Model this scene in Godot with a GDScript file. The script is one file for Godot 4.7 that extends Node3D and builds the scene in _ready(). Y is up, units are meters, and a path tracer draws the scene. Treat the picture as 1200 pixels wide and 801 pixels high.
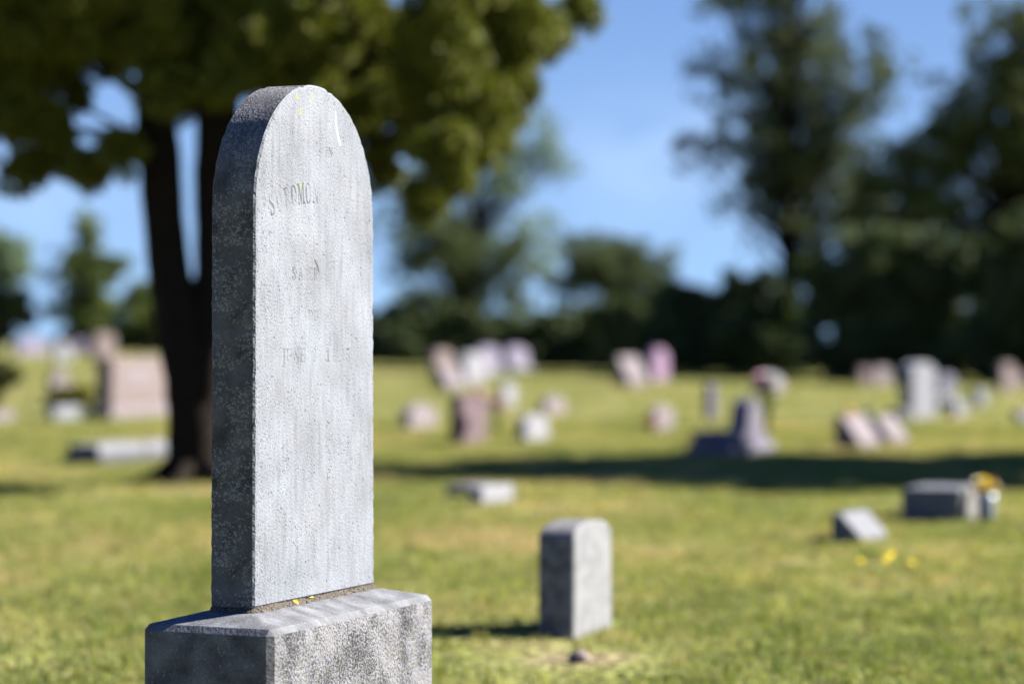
extends Node3D
# A sunny old graveyard seen from kneeling height: one marble headstone in focus, the rest far behind.

var rng := RandomNumberGenerator.new()
var patch_noise := FastNoiseLite.new()
var fine_noise := FastNoiseLite.new()
var bump_noise := FastNoiseLite.new()
var used := {}
var M := {}

# ------------------------------------------------------------------ helpers
func numbered(called: String) -> String:
	if not used.has(called):
		used[called] = 0
		return called
	used[called] += 1
	return "%s_%03d" % [called, used[called]]

func tag(o: Node3D, label: String, category := "", group := "", kind := "") -> Node3D:
	if label: o.set_meta("label", label)
	if category: o.set_meta("category", category)
	if group: o.set_meta("group", group)
	if kind: o.set_meta("kind", kind)
	return o

func thing(called: String, label: String, category: String, at: Vector3, yaw := 0.0, group := "") -> Node3D:
	var o := Node3D.new()
	o.name = numbered(called)
	add_child(o, true)
	o.position = at
	o.rotation.y = deg_to_rad(yaw)
	return tag(o, label, category, group)

func part(parent: Node3D, called: String, mesh: Mesh, mats: Array, at := Vector3.ZERO, turn := Vector3.ZERO) -> MeshInstance3D:
	var o := MeshInstance3D.new()
	o.name = called
	o.mesh = mesh
	for i in mini(mats.size(), mesh.get_surface_count()):
		o.set_surface_override_material(i, mats[i])
	parent.add_child(o, true)
	o.position = at
	o.rotation = turn
	return o

func lin(r: float, g: float, b: float) -> Color:
	return Color(r, g, b).linear_to_srgb()

func rise(x: float, z: float) -> float:
	return smoothstep(30.0, 85.0, -z) * 0.46 * (1.0 - smoothstep(-14.0, 12.0, x))

func ground_y(x: float, z: float) -> float:
	var y := rise(x, z) + 0.022 * bump_noise.get_noise_2d(x, z)
	y += 0.025 * exp(-(pow(x + 2.2, 2) + pow(z + 17.0, 2)) / 0.5)      # the soil heaved up round the tree's foot
	return y

func on_ground(x: float, z: float, sink := 0.02) -> Vector3:
	return Vector3(x, ground_y(x, z) - sink, z)

func std(c: Color, rough := 0.85, spec := 0.3) -> StandardMaterial3D:
	var m := StandardMaterial3D.new()
	m.albedo_color = c
	m.roughness = rough
	m.metallic_specular = spec
	return m

func noise_bytes(w: int, h: int, freq: float, octaves: int, sd: int, sx := 1.0, sy := 1.0) -> PackedFloat32Array:
	var n := FastNoiseLite.new()
	n.seed = sd
	n.noise_type = FastNoiseLite.TYPE_SIMPLEX_SMOOTH
	n.frequency = freq
	n.fractal_octaves = octaves
	var iw := maxi(4, int(w * sx)); var ih := maxi(4, int(h * sy))
	var im := n.get_seamless_image(iw, ih)
	if iw != w or ih != h:
		im.resize(w, h, Image.INTERPOLATE_CUBIC)
	im.convert(Image.FORMAT_L8)
	var d := im.get_data()
	var out := PackedFloat32Array()
	out.resize(w * h)
	for i in w * h:
		out[i] = d[i] / 255.0
	return out

func srgb8(v: float) -> int:
	v = clampf(v, 0.0, 1.0)
	v = 12.92 * v if v < 0.0031308 else 1.055 * pow(v, 1.0 / 2.4) - 0.055
	return int(v * 255.0 + 0.5)

func to_texture(w: int, h: int, px: PackedVector3Array, scale := 1.0) -> ImageTexture:
	var lut := PackedByteArray()
	lut.resize(1025)
	for i in 1025: lut[i] = srgb8(i / 1024.0)
	var d := PackedByteArray()
	d.resize(w * h * 3)
	for i in w * h:
		var c := px[i] * scale
		d[i * 3] = lut[int(clampf(c.x, 0, 1) * 1024.0)]
		d[i * 3 + 1] = lut[int(clampf(c.y, 0, 1) * 1024.0)]
		d[i * 3 + 2] = lut[int(clampf(c.z, 0, 1) * 1024.0)]
	return ImageTexture.create_from_image(Image.create_from_data(w, h, false, Image.FORMAT_RGB8, d))

func to_height(w: int, h: int, v: PackedFloat32Array) -> ImageTexture:
	var d := PackedByteArray()
	d.resize(w * h)
	for i in w * h: d[i] = int(clampf(v[i], 0, 1) * 255.0 + 0.5)
	var im := Image.create_from_data(w, h, false, Image.FORMAT_L8, d)
	im.convert(Image.FORMAT_RGB8)
	return ImageTexture.create_from_image(im)

func fractal_image(w: int, freq: float, sd: int, lo: Color, hi: Color, contrast := 1.6) -> ImageTexture:
	var a := noise_bytes(w, w, freq, 5, sd)
	var px := PackedVector3Array()
	px.resize(w * w)
	for i in w * w:
		var t := clampf((a[i] - 0.5) * contrast + 0.5, 0, 1)
		px[i] = Vector3(lerpf(lo.r, hi.r, t), lerpf(lo.g, hi.g, t), lerpf(lo.b, hi.b, t))
	return to_texture(w, w, px)

# a solid of constant thickness: the outline runs counter-clockwise seen from the front (+Z)
func slab(outline: PackedVector2Array, thick: float, bevel: float, round_from := -1, round_to := -1, wobble := 0.0) -> ArrayMesh:
	var n := outline.size()
	var lo := outline[0]; var hi := outline[0]; var mid := Vector2.ZERO
	for p in outline:
		lo = lo.min(p); hi = hi.max(p); mid += p
	mid /= n
	var inner := PackedVector2Array()
	for i in n:
		var a := outline[(i + n - 1) % n]; var b := outline[i]; var c := outline[(i + 1) % n]
		var d1 := (b - a).normalized(); var d2 := (c - b).normalized()
		var n1 := Vector2(-d1.y, d1.x); var n2 := Vector2(-d2.y, d2.x)
		var m := (n1 + n2)
		m = m.normalized() / maxf(0.5, m.normalized().dot(n1))
		var w := 1.0 + wobble * sin(i * 12.9898) * cos(i * 4.37)
		inner.append(b + m * bevel * w)
	var uv := func(p: Vector2) -> Vector2: return Vector2((p.x - lo.x) / (hi.x - lo.x), 1.0 - (p.y - lo.y) / (hi.y - lo.y))
	var front := SurfaceTool.new(); front.begin(Mesh.PRIMITIVE_TRIANGLES)
	var side := SurfaceTool.new(); side.begin(Mesh.PRIMITIVE_TRIANGLES)
	var zf := thick / 2; var zb := thick / 2 - bevel
	front.set_smooth_group(-1); side.set_smooth_group(-1)
	for i in n:
		var j := (i + 1) % n
		for v in [mid, inner[j], inner[i]]:
			front.set_uv(uv.call(v)); front.add_vertex(Vector3(v.x, v.y, zf))
		for v in [mid, inner[i], inner[j]]:
			side.set_uv(uv.call(v)); side.add_vertex(Vector3(v.x, v.y, -zf))
	for i in n:
		var j := (i + 1) % n
		var smooth := round_from >= 0 and i >= round_from and i < round_to
		var A := Vector3(inner[i].x, inner[i].y, zf); var B := Vector3(inner[j].x, inner[j].y, zf)
		var C := Vector3(outline[j].x, outline[j].y, zb); var D := Vector3(outline[i].x, outline[i].y, zb)
		front.set_smooth_group(2 if smooth else -1)
		for v in [A, B, C, A, C, D]:
			front.set_uv(uv.call(Vector2(v.x, v.y))); front.add_vertex(v)
		var E := Vector3(C.x, C.y, -zb); var F := Vector3(D.x, D.y, -zb)
		side.set_smooth_group(3 if smooth else -1)
		for v in [D, C, E, D, E, F]:
			side.set_uv(Vector2(v.z, v.y)); side.add_vertex(v)
		var G := Vector3(B.x, B.y, -zf); var H := Vector3(A.x, A.y, -zf)
		side.set_smooth_group(4 if smooth else -1)
		for v in [F, E, G, F, G, H]:
			side.set_uv(Vector2(v.x, v.y)); side.add_vertex(v)
	front.generate_normals(); side.generate_normals()
	return side.commit(front.commit())

# an edge worn by weather: finely divided, uneven, with a few chips
func weathered(outline: PackedVector2Array) -> PackedVector2Array:
	var r := RandomNumberGenerator.new(); r.seed = 31
	var out := PackedVector2Array()
	var n := outline.size()
	for i in n:
		var a := outline[i]; var b := outline[(i + 1) % n]
		var steps := maxi(1, int(a.distance_to(b) / 0.011))
		if i == 0: steps = 1
		for k in steps:
			var p := a.lerp(b, float(k) / steps)
			var inward := (Vector2(0, 0.55) - p).normalized()
			var e := 0.0007 * r.randf() + 0.0012 * maxf(0.0, fine_noise.get_noise_2d(p.x * 30.0, p.y * 30.0))
			if r.randf() < 0.05: e += r.randf_range(0.001, 0.0032)
			out.append(p + inward * e if p.y > 0.002 else p)
	return out

func box_outline(w: float, h: float) -> PackedVector2Array:
	return PackedVector2Array([Vector2(-w / 2, 0), Vector2(w / 2, 0), Vector2(w / 2, h), Vector2(-w / 2, h)])

# upright stone whose top is an arc; flat = rise of the arc as a share of half the width (1 = half circle)
func arch_outline(w: float, h: float, flat: float, steps := 24, taper := 0.0, power := 2.0) -> PackedVector2Array:
	var p := PackedVector2Array([Vector2(-w / 2, 0), Vector2(w / 2, 0)])
	var r := w / 2 * (1.0 - taper)
	var up := w / 2 * flat
	for i in steps + 1:
		var a := PI * i / steps
		var cx := signf(cos(a)) * pow(absf(cos(a)), 2.0 / power)
		p.append(Vector2(r * cx, h - up + up * pow(sin(a), 2.0 / power)))
	return p

# a wedge marker: sloping face towards +Z
func slant_mesh(w: float, h: float, t: float, top: float, nose: float, bevel := 0.006) -> ArrayMesh:
	var o := PackedVector2Array([Vector2(-t / 2, 0), Vector2(t / 2, 0), Vector2(t / 2, nose), Vector2(-t / 2 + top, h), Vector2(-t / 2, h)])
	return slab(o, w, bevel)

func tube(st: SurfaceTool, pts: Array, radii: Array, sides := 10, wob := 0.0) -> void:
	var rings := []
	for k in pts.size():
		var t: Vector3 = ((pts[mini(k + 1, pts.size() - 1)] as Vector3) - (pts[maxi(k - 1, 0)] as Vector3)).normalized()
		var s := t.cross(Vector3(0.3, 0.1, 1)).normalized()
		var u := s.cross(t).normalized()
		var ring := []
		for i in sides:
			var a := TAU * i / sides
			var rr: float = radii[k] * (1.0 + wob * sin(a * 3.0 + k * 0.7) + wob * 0.7 * sin(a * 5.0 + k * 1.9))
			ring.append((pts[k] as Vector3) + (s * cos(a) + u * sin(a)) * rr)
		rings.append(ring)
	st.set_smooth_group(1)
	for k in rings.size() - 1:
		for i in sides:
			var j := (i + 1) % sides
			var l0 := float(i) / sides; var l1 := float(i + 1) / sides
			var q := [[rings[k][i], l0, k], [rings[k + 1][i], l0, k + 1], [rings[k + 1][j], l1, k + 1], [rings[k][i], l0, k], [rings[k + 1][j], l1, k + 1], [rings[k][j], l1, k]]
			for v in q:
				st.set_uv(Vector2(v[1] * 2.0, v[2] * 0.5)); st.add_vertex(v[0])
	var last: Array = rings[rings.size() - 1]
	for i in sides - 2:
		for v in [last[0], last[i + 1], last[i + 2]]:
			st.set_uv(Vector2.ZERO); st.add_vertex(v)

func tube_mesh(pts: Array, radii: Array, sides := 10, wob := 0.0) -> ArrayMesh:
	var st := SurfaceTool.new(); st.begin(Mesh.PRIMITIVE_TRIANGLES)
	tube(st, pts, radii, sides, wob)
	st.generate_normals()
	return st.commit()

# spline through a few points, for trunks and limbs
func spline(pts: Array, radii: Array, per := 4) -> Array:
	var P := []; var R := []
	var n := pts.size()
	for k in n - 1:
		for i in per:
			var t := float(i) / per
			P.append((pts[k] as Vector3).cubic_interpolate(pts[k + 1], pts[maxi(k - 1, 0)], pts[mini(k + 2, n - 1)], t))
			R.append(lerpf(radii[k], radii[k + 1], t))
	P.append(pts[n - 1]); R.append(radii[n - 1])
	return [P, R]

func lathe(profile: Array, sides := 16) -> ArrayMesh:
	var st := SurfaceTool.new(); st.begin(Mesh.PRIMITIVE_TRIANGLES)
	st.set_smooth_group(1)
	for k in profile.size() - 1:
		for i in sides:
			var a := TAU * i / sides; var b := TAU * (i + 1) / sides
			var p: Vector2 = profile[k]; var q: Vector2 = profile[k + 1]
			var A := Vector3(p.x * cos(a), p.y, p.x * sin(a)); var B := Vector3(p.x * cos(b), p.y, p.x * sin(b))
			var C := Vector3(q.x * cos(b), q.y, q.x * sin(b)); var D := Vector3(q.x * cos(a), q.y, q.x * sin(a))
			for v in [A, B, C, A, C, D]: st.add_vertex(v)
	st.generate_normals()
	return st.commit()

# one spray of small leaves: n leaflets that fan out along +Y
func spray_mesh(n: int, length: float, width: float, spread: float, sd: int) -> ArrayMesh:
	var r := RandomNumberGenerator.new(); r.seed = sd
	var st := SurfaceTool.new(); st.begin(Mesh.PRIMITIVE_TRIANGLES)
	st.set_smooth_group(-1)
	for i in n:
		var b := Basis.from_euler(Vector3(r.randf_range(-spread, spread), r.randf_range(0, TAU), r.randf_range(-spread, spread)))
		var o := b * Vector3(r.randf_range(-0.3, 0.3) * length, r.randf_range(-0.2, 0.35) * length, r.randf_range(-0.3, 0.3) * length)
		var l := length * r.randf_range(0.55, 1.0); var w := width * r.randf_range(0.7, 1.2)
		var p0 := o; var p1 := o + b * Vector3(w / 2, l * 0.45, 0.12 * w); var p2 := o + b * Vector3(0, l, -0.1 * l); var p3 := o + b * Vector3(-w / 2, l * 0.45, 0.12 * w)
		for v in [p0, p1, p2, p0, p2, p3]: st.add_vertex(v)
	st.generate_normals()
	return st.commit()

func multi(parent: Node3D, called: String, mesh: Mesh, mat: Material, where: Array, colors: PackedColorArray, kind := "stuff") -> MultiMeshInstance3D:
	var mm := MultiMesh.new()
	mm.transform_format = MultiMesh.TRANSFORM_3D
	mm.use_colors = true
	mm.mesh = mesh
	mm.instance_count = where.size()
	for i in where.size():
		mm.set_instance_transform(i, where[i])
		mm.set_instance_color(i, colors[i])
	var o := MultiMeshInstance3D.new()
	o.name = called
	o.multimesh = mm
	o.material_override = mat
	parent.add_child(o, true)
	if kind: o.set_meta("kind", kind)
	return o

# leaves spread over the outer part of a set of ellipsoidal pads: [centre, radii, count]
func foliage(parent: Node3D, pads: Array, mesh: Mesh, mat: Material, size: float, tones: Array, sd: int, droop := 0.0, shell := 0.45) -> void:
	var r := RandomNumberGenerator.new(); r.seed = sd
	var where := []; var cols := PackedColorArray()
	for p in pads:
		var c: Vector3 = p[0]; var rad: Vector3 = p[1]
		var tone := r.randf()
		for i in int(p[2]):
			var dir := Vector3(r.randfn(), r.randfn(), r.randfn()).normalized()
			var q := pow(r.randf(), shell) * (1.0 + 0.22 * fine_noise.get_noise_3d(dir.x * 3.0 + c.x * 5.0, dir.y * 3.0 + c.y * 5.0, dir.z * 3.0))
			var pos := c + dir * rad * q
			var up := (dir + Vector3(r.randfn(), r.randfn(), r.randfn()) * 0.85 + Vector3(0, -droop, 0)).normalized()
			var side := up.cross(Vector3(r.randfn(), r.randfn(), r.randfn())).normalized()
			var b := Basis(side, up, side.cross(up)).scaled(Vector3.ONE * size * r.randf_range(0.65, 1.3))
			where.append(Transform3D(b, pos))
			var t := clampf(tone * 0.5 + r.randf() * 0.5 + r.randfn() * 0.12, 0, 0.999) * (tones.size() - 1)
			var a: Color = tones[int(t)]; var bb: Color = tones[mini(int(t) + 1, tones.size() - 1)]
			var col := a.lerp(bb, t - int(t)) * r.randf_range(0.68, 0.92)
			cols.append(Color(col.r, col.g, col.b))
	multi(parent, "crown", mesh, mat, where, cols)

func leaf_mat(back: Color) -> StandardMaterial3D:
	var m := std(Color.WHITE, 0.6, 0.35)
	m.vertex_color_use_as_albedo = true
	m.backlight_enabled = true
	m.backlight = back
	return m

# a far tree: envelopes [centre, radii, pads, pad radius] filled with leafy pads carried by limbs
func tree(called: String, label: String, category: String, at: Vector3, trunk_r: float, trunk_h: float, envelopes: Array, leaves_per_pad: int, size: float, tones: Array, sd: int, droop := 0.0, group := "", tufts_each := 6, stems := 1) -> Node3D:
	var r := RandomNumberGenerator.new(); r.seed = sd
	var o := thing(called, label, category, at, 0.0, group)
	var pads := []
	for e in envelopes:
		for i in int(e[2]):
			var dir := Vector3(r.randfn(), r.randfn(), r.randfn()).normalized()
			var q := pow(r.randf(), 0.45)
			var rad: float = e[3] * r.randf_range(0.65, 1.3)
			pads.append([(e[0] as Vector3) + dir * (e[1] as Vector3) * q, Vector3(rad * r.randf_range(0.9, 1.3), rad * r.randf_range(0.6, 0.9), rad), leaves_per_pad * rad * rad / (float(e[3]) * float(e[3]))])
	var tufts := []
	for p in pads:
		var rad: Vector3 = p[1]
		for i in tufts_each:
			var d := Vector3(r.randfn(), r.randfn(), r.randfn()).normalized() * pow(r.randf(), 0.4)
			tufts.append([(p[0] as Vector3) + d * rad * 1.15, rad * r.randf_range(0.25, 0.5), float(p[2]) / tufts_each])
	var st := SurfaceTool.new(); st.begin(Mesh.PRIMITIVE_TRIANGLES)
	for k in stems:
		var lean := Vector3(r.randf_range(-1, 1), 0, r.randf_range(-1, 1)) * (0.03 if stems == 1 else 0.12) * trunk_h
		var foot := Vector3(r.randf_range(-1, 1), 0, r.randf_range(-1, 1)) * (0.0 if stems == 1 else 0.4)
		var s := spline([foot + Vector3(0, -0.2, 0), foot + Vector3(0, trunk_h * 0.12, 0), foot + lean * 0.5 + Vector3(0, trunk_h * 0.5, 0), foot + lean + Vector3(0, trunk_h, 0)], [trunk_r * 1.5, trunk_r, trunk_r * 0.7, trunk_r * 0.15])
		tube(st, s[0], s[1], 9, 0.05)
	st.generate_normals()
	part(o, "trunk", st.commit(), [M.bark])
	var lt := SurfaceTool.new(); lt.begin(Mesh.PRIMITIVE_TRIANGLES)
	for p in pads:
		var c: Vector3 = p[0]
		var y0 := clampf(c.y * 0.62, trunk_h * 0.15, trunk_h * 0.92)
		var from := Vector3(0, y0, 0)
		var s := spline([from, from.lerp(c, 0.5) + Vector3(0, -0.06 * from.distance_to(c), 0), c], [trunk_r * 0.2, trunk_r * 0.11, trunk_r * 0.04], 3)
		tube(lt, s[0], s[1], 5)
	lt.generate_normals()
	part(o, "limbs", lt.commit(), [M.bark]).set_meta("kind", "stuff")
	foliage(o, tufts, M.spray, M.leaf, size, tones, sd + 7, droop)
	return o

# ------------------------------------------------------------------ materials
func ground_tone(x: float, z: float) -> Color:
	var green := Color(0.15, 0.175, 0.045); var olive := Color(0.268, 0.28, 0.088); var straw := Color(0.41, 0.325, 0.165)
	var t := 0.45 + 0.68 * patch_noise.get_noise_2d(x, z * 0.75) + 0.5 * fine_noise.get_noise_2d(x * 2.6, z * 2.6)
	# dried-out places and bare soil, where the photograph has them
	t += 0.38 * exp(-(pow((x - 0.75) / 0.75, 2) + pow((z + 11.9) / 0.45, 2)))
	t += 0.3 * exp(-(pow((x + 0.25) / 0.5, 2) + pow((z + 12.4) / 0.4, 2)))
	t += 0.7 * exp(-(pow((x - 0.15) / 0.38, 2) + pow((z + 7.6) / 0.5, 2)))
	t += 0.35 * exp(-(pow((x + 2.0) / 0.35, 2) + pow((z + 16.0) / 0.5, 2)))
	t += 0.22 * exp(-(pow((x + 0.6) / 3.0, 2) + pow((z + 24.5) / 1.6, 2)))
	t -= 0.35 * exp(-(pow((x - 2.5) / 0.5, 2) + pow((z + 12.7) / 0.7, 2)))
	t -= 0.3 * exp(-(pow((x - 1.3) / 0.9, 2) + pow((z + 7.4) / 0.6, 2)))
	t -= 0.25 * exp(-(pow((x + 1.0) / 0.9, 2) + pow((z + 14.2) / 0.8, 2)))
	t -= 0.12 * smoothstep(9.0, 7.0, -z)
	t = clampf(t, 0.0, 1.0)
	var soil := exp(-(pow((x - 0.2) / 0.42, 2) + pow((z + 7.55) / 0.55, 2))) * (0.8 + 0.8 * fine_noise.get_noise_2d(x * 4.0, z * 4.0))
	straw = straw.lerp(Color(0.33, 0.25, 0.175), clampf(soil * 1.5, 0, 1))
	return (green.lerp(olive, t * 2.0) if t < 0.5 else olive.lerp(straw, (t - 0.5) * 2.0)) * 0.86

func make_materials() -> void:
	M.grain = fractal_image(512, 0.02, 11, Color(0.62, 0.62, 0.62), Color(1, 1, 1))
	var gh := noise_bytes(512, 512, 0.06, 5, 12)
	M.grain_height = to_height(512, 512, gh)
	var kinds := {"pink": Vector3(0.195, 0.15, 0.14), "pale_pink": Vector3(0.215, 0.178, 0.188), "wedge_pink": Vector3(0.15, 0.12, 0.132), "wedge_grey": Vector3(0.14, 0.145, 0.165), "lilac": Vector3(0.22, 0.195, 0.27), "white": Vector3(0.27, 0.27, 0.295), "pale_grey": Vector3(0.22, 0.225, 0.25), "grey": Vector3(0.14, 0.145, 0.165), "dark_grey": Vector3(0.08, 0.082, 0.09), "slate": Vector3(0.14, 0.135, 0.185), "brown": Vector3(0.13, 0.085, 0.095), "plot": Vector3(0.20, 0.18, 0.23), "mauve": Vector3(0.14, 0.12, 0.20), "rose": Vector3(0.3, 0.19, 0.30), "concrete": Vector3(0.19, 0.185, 0.175)}
	for k in kinds:
		var c: Vector3 = kinds[k]
		var m := std(lin(c.x * 0.77, c.y * 0.77, c.z * 0.77), 0.75, 0.4)
		m.albedo_texture = M.grain
		m.uv1_triplanar = true
		m.uv1_scale = Vector3.ONE * 1.7
		m.heightmap_enabled = true
		m.heightmap_texture = M.grain_height
		m.heightmap_scale = 0.35
		M[k] = m
	M.bark = std(lin(0.032, 0.024, 0.018), 0.95, 0.2)
	M.bark.albedo_texture = fractal_image(256, 0.03, 21, Color(0.45, 0.45, 0.45), Color(1, 1, 1), 2.0)
	M.bark.uv1_triplanar = true
	M.bark.uv1_scale = Vector3(5, 1.2, 5)
	M.bark.heightmap_enabled = true
	M.bark.heightmap_texture = M.grain_height
	M.bark.heightmap_scale = 3.0
	M.leaf = leaf_mat(lin(0.24, 0.28, 0.07))
	M.spray = spray_mesh(9, 1.0, 0.42, 1.0, 5)
	M.cedar_spray = spray_mesh(12, 1.0, 0.26, 0.75, 6)
	M.grass = std(Color.WHITE, 0.7, 0.3)
	M.grass.vertex_color_use_as_albedo = true
	M.grass.backlight_enabled = true
	M.grass.backlight = lin(0.85, 0.85, 0.4)

func clump_mesh(n: int, radius: float, height: float, width: float, sd: int) -> ArrayMesh:
	var r := RandomNumberGenerator.new(); r.seed = sd
	var st := SurfaceTool.new(); st.begin(Mesh.PRIMITIVE_TRIANGLES)
	st.set_smooth_group(-1)
	for i in n:
		var a := r.randf() * TAU; var q := sqrt(r.randf()) * radius
		var foot := Vector3(cos(a) * q, -0.01, sin(a) * q)
		var out := Vector3(r.randfn(), 0, r.randfn()) * 0.5
		var h := height * r.randf_range(0.5, 1.15)
		var w := width * r.randf_range(0.7, 1.3)
		var face := Vector3(r.randfn(), 0, r.randfn()).normalized() * w / 2
		var m := foot + Vector3(out.x * 0.3, 0.6, out.z * 0.3) * h
		var tip := foot + Vector3(out.x, 1.0 - 0.25 * out.length(), out.z) * h
		for v in [foot - face, m - face * 0.8, m + face * 0.8, foot - face, m + face * 0.8, foot + face, m - face * 0.8, tip, m + face * 0.8]: st.add_vertex(v)
	st.generate_normals()
	return st.commit()

# ------------------------------------------------------------------ lettering cut into the stone
func letter_triangles(text: String, font: Font) -> Array:
	var tm := TextMesh.new()
	tm.font = font
	tm.text = text
	tm.font_size = 64
	tm.pixel_size = 1.0 / 64.0
	tm.depth = 0.1
	var a := tm.get_mesh_arrays()
	var out := []
	if a.is_empty() or a[0] == null: return out
	var v: PackedVector3Array = a[Mesh.ARRAY_VERTEX]; var nn: PackedVector3Array = a[Mesh.ARRAY_NORMAL]
	var ix: PackedInt32Array = a[Mesh.ARRAY_INDEX] if a[Mesh.ARRAY_INDEX] != null else PackedInt32Array(range(v.size()))
	for i in range(0, ix.size() - 2, 3):
		if nn[ix[i]].z > 0.5:
			out.append([Vector2(v[ix[i]].x, v[ix[i]].y), Vector2(v[ix[i + 1]].x, v[ix[i + 1]].y), Vector2(v[ix[i + 2]].x, v[ix[i + 2]].y)])
	return out

func stamp(mask: PackedFloat32Array, w: int, h: int, tris: Array, xf: Transform2D, v: float) -> void:
	for t in tris:
		var a: Vector2 = xf * t[0]; var b: Vector2 = xf * t[1]; var c: Vector2 = xf * t[2]
		var lo := a.min(b).min(c); var hi := a.max(b).max(c)
		for y in range(maxi(0, int(lo.y)), mini(h - 1, int(hi.y) + 1) + 1):
			for x in range(maxi(0, int(lo.x)), mini(w - 1, int(hi.x) + 1) + 1):
				if Geometry2D.point_is_inside_triangle(Vector2(x + 0.5, y + 0.5), a, b, c): mask[y * w + x] = v

func disc(px: PackedFloat32Array, w: int, h: int, x: float, y: float, r: float, v: float, wrap := false) -> void:
	for j in range(int(floor(y - r)), int(ceil(y + r)) + 1):
		for i in range(int(floor(x - r)), int(ceil(x + r)) + 1):
			var d := Vector2(i - x, j - y).length()
			if d > r: continue
			var ii := i; var jj := j
			if wrap:
				ii = posmod(i, w); jj = posmod(j, h)
			elif i < 0 or j < 0 or i >= w or j >= h: continue
			px[jj * w + ii] = lerpf(px[jj * w + ii], v, clampf((r - d) * 1.4 + 0.2, 0, 1))

func blur(px: PackedFloat32Array, w: int, h: int) -> PackedFloat32Array:
	var o := px.duplicate()
	for y in range(1, h - 1):
		for x in range(1, w - 1):
			var k := y * w + x
			o[k] = px[k] * 0.36 + (px[k - 1] + px[k + 1] + px[k - w] + px[k + w]) * 0.16
	return o

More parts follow.
